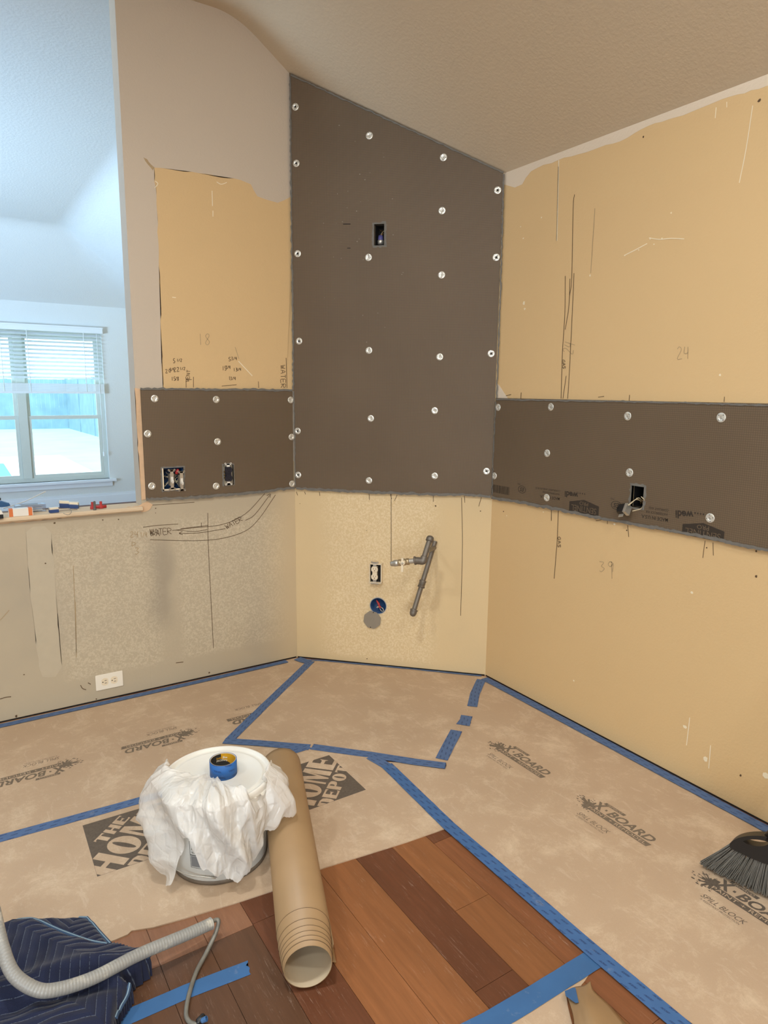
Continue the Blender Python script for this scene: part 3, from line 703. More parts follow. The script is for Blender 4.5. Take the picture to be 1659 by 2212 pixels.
def washer(w, x, y, open_, label, grp, i):
    p = w.px(x, y, .0127); tl = random.Random(i); n = (w.N + w.U*tl.uniform(-.05, .05) + V((0, 0, tl.uniform(-.03, .05)))).normalized()
    t = bpy.data.objects.new('washer_fastener', None); COL.objects.link(t); t.empty_display_size = .02
    z = n; xx = V((0, 0, 1)).cross(z).normalized(); a = tl.uniform(0, 6.28); yy = z.cross(xx); X = xx*math.cos(a)+yy*math.sin(a)
    t.matrix_world = frame(p, X, z.cross(X), z); tag(t, label, 'washer', grp)
    for nm, me in (('washer_disc', me_), ('slot_holes', mh_), (('open_centre', mc_) if open_ else ('screw_head', ms_))):
        c = bpy.data.objects.new(nm, me); COL.objects.link(c); c.parent = t
GM, GLb, GR = 'washers on the tall middle board', 'washers on the left board', 'washers on the right board'
ordn = ['topmost', 'second from the top', 'third from the top', 'fourth from the top', 'fifth from the top', 'lowest']
k = 0
for col, open_, lst in (('leftmost column', 1, [(638, 231), (640, 353), (643, 548), (646, 737), (643, 931), (644, 1026)]),
                        ('column under open box', 0, [(798, 293), (796, 556), (797, 757), (801, 904), (797, 1038)]),
                        ('third column from left', 0, [(958, 340), (955, 455), (954, 594), (950, 771), (939, 887), (939, 1028)]),
                        ('rightmost column', 1, [(1075, 411), (1072, 556), (1061, 764), (1051, 1018)])):
    for i, (x, y) in enumerate(lst):
        pos = 'lowest' if i == len(lst)-1 else ordn[i]
        washer(WM, x, y, open_, 'zinc washer on tall middle board, %s in %s' % (pos, col), GM, k); k += 1
for x, y, s in ((334, 861, 'top left corner'), (467, 863, 'centre of the top edge'), (628, 864, 'top right corner'), (319, 937, 'middle of the left edge'), (470, 954, 'middle, above the black outlet'),
                (630, 944, 'middle of the right edge'), (328, 1050, 'bottom left, beside the switch box'), (467, 1050, 'bottom, between switch box and black outlet'), (631, 1045, 'bottom right corner')):
    washer(WL, x, y, 0, 'round zinc washer on the left board, ' + s, GLb, k); k += 1
for x, y, s in ((1076, 880, 'top left corner'), (1190, 879, 'top row, second from left'), (1356, 899, 'top row, above the cut hole'), (1558, 902, 'top row, nearest the right frame edge'), (1182, 979, 'middle row at left'),
                (1360, 1021, 'just above the cut hole'), (1068, 1028, 'left edge above the barcode'), (1181, 1075, 'over the small made-in print'), (1534, 1119, 'over the right-hand house logo')):
    washer(WR, x, y, 0, 'round zinc washer on the right board, ' + s, GR, k); k += 1

# ---------------------------------------------------------------- electrical boxes
def ebox(w, H, depth, mat, par, name='box', lip=.0):
    u0, u1, z0, z1 = H; e = .0012; bm = bmesh.new()
    wbox(bm, w, u0+e, u1-e, z0+e, z0+e+.002, -depth, lip); wbox(bm, w, u0+e, u1-e, z1-e-.002, z1-e, -depth, lip)
    wbox(bm, w, u0+e, u0+e+.002, z0+e, z1-e, -depth, lip); wbox(bm, w, u1-e-.002, u1-e, z0+e, z1-e, -depth, lip); wbox(bm, w, u0+e, u1-e, z0+e, z1-e, -depth-.003, -depth)
    return put(link(name, bm, mat), par)
def wires(w, par, H, n, mat, seed, name='wire', r=.0013, o0=-.045, o1=-.005):
    rnd = random.Random(seed); u0, u1, z0, z1 = H
    for i in range(n):
        pts = [w.pt(rnd.uniform(u0+.006, u1-.006), rnd.uniform(z0+.008, z1-.008), rnd.uniform(o0, o1)) for _ in range(4)]
        bm = bmesh.new(); tube(bm, smooth_path(pts, 5), r, 6); put(link(name, bm, mat, smooth=True), par)
def yoke(w, cu, cz, par, off, ln=.104, wd=.016, mat=None):
    bm = bmesh.new(); wbox(bm, w, cu-wd/2, cu+wd/2, cz-ln/2, cz+ln/2, off, off+.0018)
    for s in (1, -1):
        zc = cz+s*(ln/2-.004); wbox(bm, w, cu-wd*.95, cu+wd*.95, zc-.004, zc+.003, off, off+.0018)
        for q in (-1, 1): lathe(bm, [(.0042, 0), (.0042, .0018), (.0022, .0018), (.0022, 0)], 12, frame(w.pt(cu+q*wd*.9, zc+s*.003, off), w.U, V((0, 0, 1)), w.N))
    return put(link('yoke', bm, mat or M['steel']), par)
# two-gang switch box
t = thing('switch_box', 'open two-gang box with two white toggle switches in the left board', 'switch box', WL.pt(H_sw[0], H_sw[2]))
ebox(WL, H_sw, .055, M['bluebox'], t, lip=.006); wires(WL, t, H_sw, 5, M['wirew'], 4); wires(WL, t, H_sw, 4, M['black'], 5)
bm = bmesh.new(); u0, u1, z0, z1 = H_sw; wbox(bm, WL, u0, u0+.005, z0, z1, .012, .016); wbox(bm, WL, u0, u1-.02, z0, z0+.006, .012, .016); put(link('plaster_ring', bm, M['cream_pl']), t)
p = WL.uz(383, 1018); bm = bmesh.new(); lathe(bm, [(.003, 0), (.008, .004), (.007, .022), (.004, .026)], 10, axisframe(WL.pt(p[0]-.004, p[1]-.014, -.006), (.35, -.1, 1))); put(link('wire_nut', bm, M['redcap'], smooth=True), t)
for x, y in ((372, 1036), (393, 1039)):
    cu_, cz_ = WL.uz(x, y, .02); y_ = yoke(WL, cu_, cz_, t, .016, .088, .014)
    bm = bmesh.new(); wbox(bm, WL, cu_-.009, cu_+.009, cz_-.028, cz_+.026, -.012, .0158); put(link('switch_body', bm, M['grey_pl']), t)
    bm = bmesh.new(); P = WL.pt(cu_-.005, cz_-.012, .0175); quadbox(bm, P, WL.U*.010, V((0, 0, .024)), WL.N*.003); quadbox(bm, WL.pt(cu_-.004, cz_-.006, .0195), WL.U*.008, V((0, -.012, -.010)), V((0, -.003, .008))); put(link('toggle', bm, M['white']), t)
# black duplex receptacle
def duplex(w, cu_, cz_, off, par, mat, slotmat, sc=1.0):
    for s, nm in ((1, 'upper'), (-1, 'lower')):
        bm = bmesh.new(); zc = cz_+s*.0195*sc; pts = []
        for k in range(24):
            a = 2*math.pi*k/24; x_, y_ = .0172*math.cos(a), .0172*math.sin(a); y_ = max(-.0142, min(.0142, y_)); pts.append(w.pt(cu_+x_*sc, zc+y_*sc, off))
        prism(bm, pts, w.N*.005); f = put(link('receptacle_face', bm, mat), par)
        bm = bmesh.new(); o2 = off+.0051
        for q, hh in ((-.0062, .008), (.0062, .0065)): wbox(bm, w, cu_+(q-.0009)*sc, cu_+(q+.0009)*sc, zc-.001*sc, zc+(hh)*sc, o2-.0003, o2+.0002)
        lathe(bm, [(.0026*sc, 0), (.0002, .0001)], 10, frame(w.pt(cu_, zc-.0065*sc, o2), w.U, V((0, 0, 1)), w.N)); link('slots', bm, slotmat, f).matrix_parent_inverse = f.matrix_parent_inverse.copy() if False else Matrix()
    bm = bmesh.new(); wbox(bm, w, cu_-.012*sc, cu_+.012*sc, cz_-.033*sc, cz_+.033*sc, off-.024, off+.001); put(link('receptacle_body', bm, mat), par)
t = thing('receptacle', 'black duplex outlet hanging loose in a cut-out of the left board', 'outlet', WL.pt(H_bo[0], H_bo[2]))
ebox(WL, H_bo, .055, M['darkhole'], t); cu_, cz_ = WL.uz(494, 1024, .022); yoke(WL, cu_, cz_, t, .018, .10, .015, M['white'])
navyblk = flat('dark_navy_plastic', (24, 28, 44), .35, var=.1); duplex(WL, cu_, cz_, .021, t, navyblk, M['darkhole'])
bm = bmesh.new()
for dz in (-.018, -.004, .010): lathe(bm, [(.0035, 0), (.0035, .003), (.0005, .0035)], 10, frame(WL.pt(cu_-.014, cz_+dz, .008), V((0, 1, 0)), V((0, 0, 1)), V((-1, 0, 0))))
put(link('terminal_screws', bm, M['brass']), t); wires(WL, t, H_bo, 2, M['brass'], 9)
# upper open box
t = thing('junction_box', 'small open box high in the tall middle board with blue connector and loose wires', 'junction box', WM.pt(H_up[0], H_up[2]))
ebox(WM, H_up, .06, M['darkhole'], t); cu_, cz_ = WM.uz(821, 517)
bm = bmesh.new(); lathe(bm, [(.004, -.022), (.014, -.02), (.015, -.004), (.013, -.002)], 16, frame(WM.pt(cu_, cz_, -.012), WM.U, WM.N*-1, V((0, 0, 1)))); put(link('metal_clamp', bm, M['steel'], smooth=True), t)
bm = bmesh.new(); lathe(bm, [(.012, -.002), (.013, .004), (.010, .018), (.004, .020)], 16, frame(WM.pt(cu_, cz_, -.012), WM.U, WM.N*-1, V((0, 0, 1)))); put(link('connector_cap', bm, flat('violet_blue_cap', (84, 82, 140), .5), smooth=True), t)
for k in range(3):
    bm = bmesh.new(); tube(bm, smooth_path([WM.pt(cu_+.002*k, cz_+.018, -.012), WM.pt(cu_+.004+.003*k, cz_+.032, -.02), WM.pt(cu_+.016-.014*k, cz_+.05, -.04)], 5), .0011, 6); put(link('wire', bm, M['brass'] if k else M['wirew'], smooth=True), t)
# white duplex standing proud of the low middle wall
t = thing('receptacle', 'white duplex outlet in a bare open box left of the gas pipe', 'outlet', WM.pt(H_re[0], H_re[2]))
ebox(WM, H_re, .05, M['darkhole'], t, lip=.004); cu_, cz_ = WM.uz(811, 1238, .03)
bm = bmesh.new(); hw, hh = .031, .052
for q in ((-hw, -hw+.0035, -hh, hh*.86), (hw-.0045, hw, -hh, hh*.86), (-hw, hw, -hh, -hh+.004), (-hw, hw, hh*.82, hh*.90)): wbox(bm, WM, cu_+q[0], cu_+q[1], cz_+q[2], cz_+q[3], .001, .030)
put(link('plaster_ring', bm, M['cream_pl']), t)
bm = bmesh.new(); wbox(bm, WM, cu_-hw+.004, cu_+hw-.005, cz_-hh+.004, cz_+hh*.8, .001, .012); put(link('box_interior', bm, M['darkhole']), t)
yoke(WM, cu_-.004, cz_, t, .028, .112, .017); duplex(WM, cu_-.004, cz_, .029, t, M['cream_pl'], M['pencil'], .98)
# round box and its hanging cover
t = thing('junction_box', 'round blue box with red wire nuts in the low middle wall', 'junction box', WM.pt(cu, cz))
cu0, cz0 = (H_ro[0]+H_ro[1])/2, (H_ro[2]+H_ro[3])/2
bm = bmesh.new(); lathe(bm, [(RR*.97, .001), (RR*.93, .001), (RR*.92, -.035), (.0005, -.036)], 40, frame(WM.pt(cu0, cz0, 0), WM.U, V((0, 0, 1)), WM.N)); put(link('box', bm, M['bluebox'], smooth='keep'), t)
bm = bmesh.new(); lathe(bm, [(RR*1.06, .0004), (RR*1.04, .0022), (RR*.97, .0025), (RR*.95, .0)], 40, frame(WM.pt(cu0, cz0, 0), WM.U, V((0, 0, 1)), WM.N)); put(link('box_rim', bm, M['lightgrey']), t)
for a, b, dr in (((-.012, .026), (.004, .004), 1), ((-.006, .012), (.010, -.012), 1)):
    P, Q = WM.pt(cu0+a[0], cz0+a[1], -.010), WM.pt(cu0+b[0], cz0+b[1], -.006); bm = bmesh.new(); lathe(bm, [(.001, 0), (.0045, .008), (.006, (Q-P).length)], 8, axisframe(P, Q-P)); put(link('wire_nut', bm, M['redcap'], smooth=True), t)
bm = bmesh.new(); tube(bm, smooth_path([WM.pt(cu0+a, cz0+b, -.006) for a, b in ((.010, -.008), (.022, -.014), (.026, -.026), (.016, -.028), (.007, -.016))], 6), .0014, 6); put(link('wire', bm, M['wirew'], smooth=True), t)
wires(WM, t, (cu0-.02, cu0+.02, cz0-.022, cz0+.0), 5, M['wirew'], 33, o0=-.03, o1=-.012)
t = thing('cover_plate', 'grey octagonal cover plate hanging below the round blue box', 'cover plate', WM.px(804, 1339, .004))
c_ = WM.uz(804, 1339, .006); bm = bmesh.new(); R8 = .046; pts = []
for k in range(8):
    a = math.pi/8 + k*math.pi/4 - .12
    for da in (-.10, .0, .10): pts.append(WM.pt(c_[0]+R8*math.cos(a+da)*.98*(1 if da else 1.02), c_[1]+R8*math.sin(a+da), .006))
prism(bm, pts, WM.N*.0016); put(link('plate', bm, M['grey_pl']), t)
bm = bmesh.new(); lathe(bm, [(.009, 0), (.0085, .0007), (.0005, .0007)], 24, frame(WM.pt(c_[0]+.002, c_[1]+.002, .0076), WM.U, V((0, 0, 1)), WM.N)); put(link('knockout', bm, M['grey_pl']), t)
bm = bmesh.new()
for a in (1.42, -1.78): lathe(bm, [(.0028, 0), (.0003, .0001)], 10, frame(WM.pt(c_[0]+math.cos(a)*.040, c_[1]+math.sin(a)*.040, .0078), WM.U, V((0, 0, 1)), WM.N))
put(link('screw_holes', bm, M['darkhole']), t)
# right board hole: wires and dangling receptacle
t = thing('junction_box', 'cut hole in the right board with cream wires and a dangling dark outlet', 'junction box', WR.pt(H_ri[0], H_ri[2]))
ebox(WR, H_ri, .06, M['black'], t); wires(WR, t, (H_ri[0], H_ri[1], H_ri[2], H_ri[2]+.04), 6, M['brass'], 12)
for k, (a, b, c) in enumerate((((1388, 1082), (1378, 1076), (1358, 1092)), ((1386, 1084), (1374, 1079), (1354, 1093)), ((1390, 1090), (1392, 1080), (1385, 1073)), ((1390, 1090), (1384, 1099), (1366, 1104)))):
    pts = [WR.px(*a, -.02), WR.px(*b, .02), WR.px(*c, .035)]; bm = bmesh.new(); tube(bm, smooth_path(pts, 7), .0015, 6); put(link('wire', bm, M['wirew'], smooth=True), t)
P = WR.px(1349, 1101, .035); X = WR.U*.93 + V((0, 0, .25)); X.normalize(); Z = (WR.N*.6+V((0, 0, .5))).normalized(); Y = Z.cross(X).normalized(); Z = X.cross(Y)
bm = bmesh.new(); quadbox(bm, P-X*.020-Y*.016-Z*.012, X*.026, Y*.034, Z*.026); lathe(bm, [(.0155, 0), (.0155, .004), (.0005, .005)], 16, frame(P-X*.020, Y, Z, X*-1)); put(link('receptacle_body', bm, M['black']), t)
bm = bmesh.new(); quadbox(bm, P+X*.006-Y*.019-Z*.014, X*.012, Y*.038, Z*.028); quadbox(bm, P-X*.018-Y*.03-Z*.002, X*.02, Y*.012, Z*.002); put(link('yoke', bm, M['steel']), t)
# wall plate outlet at far lower left
t = thing('wall_outlet', 'white duplex wall outlet with cover plate low on the left wall', 'outlet', WL.px(236, 1470))
cu_, cz_ = WL.uz(236.5, 1470.5, .004); bm = bmesh.new(); wbox(bm, WL, cu_-.0575, cu_+.0575, cz_-.036, cz_+.036, .0008, .005); bmesh.ops.bevel(bm, geom=bm.edges, offset=.0015, segments=2, affect='EDGES'); put(link('cover_plate', bm, flat('white_cover_plate', (238, 230, 214), .35, var=.01)), t)
for s in (-1, 1):
    bm = bmesh.new(); pts = []
    for k in range(24):
        a = 2*math.pi*k/24; y_, x_ = .0172*math.cos(a), max(-.0142, min(.0142, .0172*math.sin(a))); pts.append(WL.pt(cu_+s*.0195+x_, cz_+y_, .005))
    prism(bm, pts, WL.N*.0012); f = put(link('receptacle_face', bm, M['cream_pl']), t)
    bm = bmesh.new(); c2 = cu_+s*.0195
    for q in (-.006, .006): wbox(bm, WL, c2-.001, c2+.0075, cz_+q-.001, cz_+q+.001, .0062, .0066)
    lathe(bm, [(.0026, 0), (.0002, .0001)], 10, frame(WL.pt(c2-.0085, cz_, .0064), WL.U, V((0, 0, 1)), WL.N)); put(link('slots', bm, M['blackink']), t)

# ---------------------------------------------------------------- gas stub with valve
t = thing('gas_pipe', 'grey iron gas stub with brass valve sticking out of the angled wall', 'gas pipe', WM.px(930, 1165, .0))
A0 = WM.px(930, 1161, .22); A1 = WM.px(915, 1208, .27); B1 = WM.px(893, 1322, .16); B0 = WM.px(936, 1182, .02)
def seg(name, P, Q, r, mat, n=16): 
    bm = bmesh.new(); tube(bm, [P, Q], r, n); return put(link(name, bm, mat, smooth=False), t)
def ring(name, P, d, prof, mat):
    bm = bmesh.new(); lathe(bm, prof, 20, axisframe(P, d)); return put(link(name, bm, mat, smooth='keep'), t)
dB = (B1-B0).normalized(); LB = (B1-B0).length
o_ = seg('lower_pipe', B0-dB*.03, B1, .0115, M['iron'])
ring('coupling', B0+dB*(LB*.52), dB, [(.0115, -.002), (.017, 0), (.017, .006), (.0155, .008), (.0155, .026), (.0175, .028), (.0175, .034), (.0115, .036)], M['iron'])
ring('end_cap', B1-dB*.012, dB, [(.012, -.002), (.018, 0), (.018, .006), (.0165, .008), (.0165, .018), (.013, .028), (.006, .033), (.0005, .034)], M['iron'])
dA = (A1-A0).normalized()
seg('upper_pipe', A0+dA*.004, A1, .0125, M['iron'])
ring('top_cap', A0+dA*.018, -dA, [(.013, -.002), (.0175, 0), (.0175, .012), (.015, .020), (.008, .025), (.0005, .026)], M['iron'])
seg('stub_arm', A0.lerp(A1, .62)+WM.U*.004, WM.px(938, 1183, .0), .0105, M['iron'])
V1 = WM.px(843, 1218, .27); V0 = WM.px(896, 1211, .27)
bm = bmesh.new(); tube(bm, smooth_path([A1-dA*.012, A1+dA*.008, A1.lerp(V0, .5)+dA*.004, V0], 6), .0165, 16); put(link('elbow', bm, M['iron'], smooth=True), t)
dV = (V1-V0).normalized(); LV = (V1-V0).length
ring('elbow_collar', V0-dV*.004, dV, [(.016, -.002), (.0195, 0), (.0195, .006), (.012, .007)], M['iron'])
seg('nipple', V0, V0.lerp(V1, .4), .0115, M['steel'])
ring('valve_body', V0.lerp(V1, .22), dV, [(.0115, 0), (.0155, .002), (.0155, .014), (.012, .016), (.016, .020), (.016, .034), (.012, .037), (.0155, .040), (.0155, .050), (.012, .052)], flat('pale_brass', (178, 158, 126), .35, .6, var=.15))
ring('valve_outlet', V0.lerp(V1, .70), dV, [(.012, -.004), (.015, 0), (.015, .016), (.0125, .018), (.0125, .026), (.010, .033), (.0005, .034)], M['steel'])
VC = V0.lerp(V1, .46) + WM.N*.016
ring('handle_hub', VC, WM.N, [(.011, -.004), (.011, .006), (.008, .008), (.0005, .008)], M['cream_pl'])
bm = bmesh.new(); up_ = V((0, 0, 1)); quadbox(bm, VC-WM.U*.006+WM.N*.003-up_*.040, WM.U*.010, up_*.064, WM.N*.004); h_ = put(link('valve_handle', bm, M['cream_pl']), t)
ring('handle_screw', VC+WM.N*.008, WM.N, [(.005, 0), (.004, .003), (.0005, .0035)], M['steel'])

# ---------------------------------------------------------------- pencil marks
L1 = write('5', 374, 784, 5, 9) + write('1/2', 382, 781, 3, 6) + write('20', 358, 806, 5, 8, (1, -.15)) + write('3/4', 367, 801, 2.6, 6) + write('22', 376, 803, 5, 9, (1, -.1)) + write('1/2', 389, 799, 3, 6) + write('15', 370, 822, 4, 8) + write('/8', 379, 822, 3, 8) \
    + write('VENT', 408, 825, 5, 7, (.12, -1)) + [[(402, 818), (402, 837)], [(418, 814), (418, 837)], [(402, 820), (414, 820)]] + write('5', 494, 780, 5, 8) + write('3/4', 500, 778, 3.2, 7) + write('15', 480, 800, 4, 9) + write('3/4', 488, 797, 2.6, 7) + write('13', 504, 802, 4, 7) + write('1/4', 511, 801, 2.6, 6) + write('1', 494, 821, 4, 8) + write('3/4', 498, 821, 3, 7) \
    + write('WATER', 606, 789, 7.6, 10, (.02, 1)) + [[(618, 773), (620, 838)], [(558, 824), (559, 838)], [(479, 834), (511, 831)]]
marks('pencil_marks', WL, L1, M['pencil'], wall_left)
marks('faint_pencil_marks', WL, write('18', 428, 745, 11, 24) + [[(508, 750), (516, 775)], [(158, 1222), (161, 1290), (165, 1410)]], M['faint'], wall_left, 1.2)
L2 = write('WATER', 324, 1156, 8, 13, (1, -.05), 1.2) + write('BA', 326, 1158, 8, 13) + write('WATER', 490, 1143, 6.5, 10, (1, -.55), 1.25) + \
     [[(309, 1139), (340, 1135), (385, 1132)], [(324, 1166), (420, 1168), (480, 1163), (530, 1147), (560, 1120), (595, 1069)], [(372, 1146), (420, 1140), (480, 1133), (530, 1110), (572, 1066)],
      [(530, 1124), (550, 1112), (583, 1069)], [(576, 1071), (584, 1067), (583, 1075)], [(387, 1152), (430, 1151), (487, 1142)], [(394, 1148), (387, 1152), (395, 1155)], [(380, 1145), (420, 1148), (448, 1144)],
      [(449, 1108), (450, 1180), (457, 1320), (461, 1400)], [(435, 1129), (435, 1138)], [(390, 1142), (450, 1135)], [(315, 1092), (420, 1085)]]
marks('pencil_marks', WL, L2, M['pencil'], wall_left, 1.1)
marks('faint_pencil_marks', WL, write('24', 282, 1160, 7, 12) + write('1/4', 303, 1160, 4, 10) + write('D', 285, 1180, 9, 9) + write('3', 292, 1197, 10, 14) + [[(0, 1340), (20, 1318)], [(163, 1300), (165, 1420)]], M['faint'], wall_left, 1.2)
L3 = [[(1241, 420), (1238, 450), (1235, 600), (1230, 640)], [(1221, 596), (1220, 680), (1215, 760), (1212, 861)], [(1240, 590), (1235, 700), (1229, 820), (1226, 861)], [(1231, 602), (1229, 660), (1221, 712)], [(1223, 812), (1216, 861)]] + \
     write('GAS', 1214, 778, 5, 6, (.1, 1)) + [[(1206, 1101), (1204, 1160), (1201, 1200), (1197, 1250)], [(1191, 1099), (1191, 1125)]] + write('GAS', 1205, 1160, 6, 6, (0, 1)) + \
     [[(1126, 848), (1125, 861)], [(1360, 853), (1359, 866)], [(1565, 857), (1564, 868)], [(1093, 855), (1104, 852)], [(1356, 1135), (1358, 1160)], [(1523, 1168), (1518, 1205)], [(1540, 1172), (1541, 1200)], [(1292, 858), (1305, 856)], [(1287, 1125), (1310, 1122), (1312, 1132)]]
marks('pencil_marks', WR, L3, M['pencil'], wall_right)
marks('faint_pencil_marks', WR, write('24', 1236, 765, 10, 22, (.3, -1)) + write('24', 1463, 775, 11, 26) + write('39', 1295, 1235, 13, 22) + [[(1321, 1213), (1322, 1250)], [(1206, 360), (1202, 520)], [(1285, 450), (1276, 590)]], M['faint'], wall_right, 1.2)
L4 = [[(845, 1066), (845, 1150), (845, 1215)], [(997, 1075), (999, 1180), (995, 1330)], [(640, 1062), (643, 1070)], [(658, 1062), (660, 1068)], [(690, 1063), (691, 1071)], [(797, 1066), (798, 1080)], [(858, 1069), (852, 1082)], [(936, 1070), (936, 1084)], [(1003, 1071), (1004, 1086)], [(1040, 1074), (1034, 1094)], [(843, 1065), (846, 1078)]]
marks('pencil_marks', WM, L4, M['pencil'], wall_middle)
def specks(name, w, lst, mat, par, seed):
    bm = bmesh.new(); rr = random.Random(seed)
    for x, y, r in lst:
        u, z = w.uz(x, y); pts = []
        for k in range(7): a = k*2*math.pi/7; q = r*rr.uniform(.6, 1.2); pts.append(w.pt(u+q*math.cos(a), z+q*math.sin(a), .0007))
        prism(bm, pts, w.N*.0005)
    return link(name, bm, mat, par)
specks('plaster_specks', WR, [(1132, 655, .008), (1134, 667, .006), (1131, 515, .004), (1125, 490, .003), (1170, 470, .004), (1275, 595, .004), (1556, 810, .004), (1495, 1280, .005), (1095, 1114, .003), (1174, 1106, .003), (1328, 1132, .005), (1637, 1100, .003), (1450, 460, .003), (1525, 1640, .009), (1480, 1570, .008), (1655, 1675, .012), (1240, 1470, .004), (1413, 528, .003), (1380, 540, .003), (1350, 552, .003), (1405, 515, .004), (1430, 516, .004)], M['scuff'], wall_right, 1)
marks('plaster_scratches', WR, [[(1348, 552), (1372, 540), (1398, 526)], [(1402, 514), (1425, 517), (1448, 515), (1478, 516)], [(1547, 232), (1545, 255)], [(1570, 220), (1570, 232)], [(1626, 228), (1612, 320), (1597, 395)], [(1490, 1550), (1483, 1610)], [(1535, 1610), (1531, 1660)], [(1207, 346), (1203, 520)]], M['scuff'], wall_right, 1.8)
specks('nail_holes', WR, [(1640, 217, .005), (1390, 296, .004), (1354, 1146, .003), (1527, 1183, .003), (1634, 1190, .004), (1634, 1245, .004), (1600, 1675, .004), (1088, 1105, .003)], M['pencil'], wall_right, 2)
specks('nail_holes', WL, [(118, 1130, .005), (222, 1123, .003), (256, 1122, .003), (35, 1547, .006), (208, 1510, .003), (336, 1098, .003), (336, 1108, .002), (452, 1453, .004), (98, 1217, .003), (52, 1457, .003)], M['pencil'], wall_left, 3)
specks('nail_holes', WM, [(633, 1071, .006), (648, 1088, .002), (793, 1423, .003), (941, 1093, .004), (792, 1146, .002), (1038, 1104, .003)], M['pencil'], wall_middle, 4)
marks('plaster_scratches', WL, [[(458, 412), (459, 445)], [(468, 393), (478, 398), (490, 394)], [(460, 455), (460, 468)], [(335, 391), (341, 397), (334, 406)], [(515, 780), (545, 812)], [(372, 642), (380, 643)]], M['scuff'], wall_left, 1.7)
marks('scuffs', WL, [[(174, 1480), (178, 1487), (186, 1490)], [(190, 1475), (196, 1478)], [(0, 1510), (14, 1506), (24, 1505)], [(380, 1432), (396, 1430)]], M['pencil'], wall_left, 1.5)

# ---------------------------------------------------------------- floor paper
PZ = {}
def sheet(name, pxs, z, label, seed, mat=None, step=999, amp=0):
    t = [fl(x, y, z) for x, y in pxs]; bm = bmesh.new(); prism(bm, t, V((0, 0, -(z-.0003))))
    o = link(name, bm, mat or M['paper']); tag(o, label, 'floor paper'); return o
s1 = sheet('floor_paper_sheet', [(-260, 1622), (0, 1563), (300, 1497), (640, 1421), (672, 1424), (497, 1598), (640, 1617), (340, 1718), (0, 1812), (-300, 1890)], .0016, 'brown floor paper along the left wall printed with upside-down logos', 1)
s2 = sheet('floor_paper_sheet', [(668, 1424), (846, 1440), (1047, 1461), (958, 1650), (820, 1636), (640, 1612), (492, 1597)], .0024, 'brown floor paper piece filling the angled corner, edged by blue tape', 2)
s4 = sheet('floor_paper_sheet', [(1047, 1460), (1250, 1568), (1480, 1690), (1800, 1862), (2300, 2140), (1980, 2560), (1480, 2200), (1288, 2055), (968, 1787), (824, 1645), (956, 1651)], .0016, 'long brown floor paper along the right wall printed with splatter logos', 3)
edge3 = [(970, 1786), (940, 1797), (880, 1818), (800, 1843), (700, 1874), (585, 1925), (500, 1953), (400, 1983), (330, 2003), (284, 2010), (276, 2018), (248, 2030), (100, 2080), (-200, 2180)]
s3 = sheet('floor_paper_sheet', [(-400, 1930), (0, 1812), (340, 1717), (640, 1614), (822, 1638)] + edge3, .0036, 'brown floor paper under the white pail printed with two diamond store logos', 4)
s5 = sheet('floor_paper_sheet', [(960, 2262), (1060, 2212), (1160, 2165), (1220, 2135), (1262, 2108), (1285, 2080), (1278, 2095), (1264, 2118), (1246, 2140), (1222, 2142), (1226, 2170), (1236, 2212), (1240, 2300)], .0016, 'small torn floor paper below the diagonal blue tape at bottom edge', 5)
# torn flap curling up
fp = thing('torn_paper_flap', 'curled torn paper flap standing up beside the bottom blue tape', 'paper scrap', fl(1270, 2180))
bm = bmesh.new(); rows = []
ctrl = [[(1223, 2140, .004), (1240, 2132, .006), (1262, 2128, .006), (1275, 2119, .004)], [(1228, 2160, .012), (1243, 2150, .020), (1264, 2150, .028), (1283, 2140, .010)], [(1238, 2195, .018), (1252, 2190, .032), (1275, 2178, .045), (1318, 2172, .012)], [(1242, 2240, .018), (1262, 2238, .035), (1300, 2232, .05), (1362, 2222, .012)], [(1244, 2300, .018), (1270, 2300, .035), (1330, 2295, .05), (1430, 2290, .012)]]
cols = [smooth_path([fl(x, y, z) for x, y, z in r], 6) for r in ctrl]; tr = list(zip(*cols)); grid = [smooth_path(list(c), 6) for c in tr]
vv = [[bm.verts.new(p) for p in c] for c in grid]
for i in range(len(vv)-1):
    for j in range(len(vv[0])-1): bm.faces.new((vv[i][j], vv[i+1][j], vv[i+1][j+1], vv[i][j+1]))
o_ = put(link('flap', bm, M['kraft'], smooth=True), fp); md = o_.modifiers.new('thickness', 'SOLIDIFY'); md.thickness = .0008
bm = bmesh.new(); prism(bm, [fl(x, y, z) for x, y, z in ((1220, 2141, .018), (1237, 2134, .018), (1243, 2134, .018), (1250, 2166, .030), (1243, 2167, .030), (1234, 2155, .026), (1222, 2152, .022))], V((0, 0, .0006))); put(link('tape_scrap', bm, M['tape2']), fp)

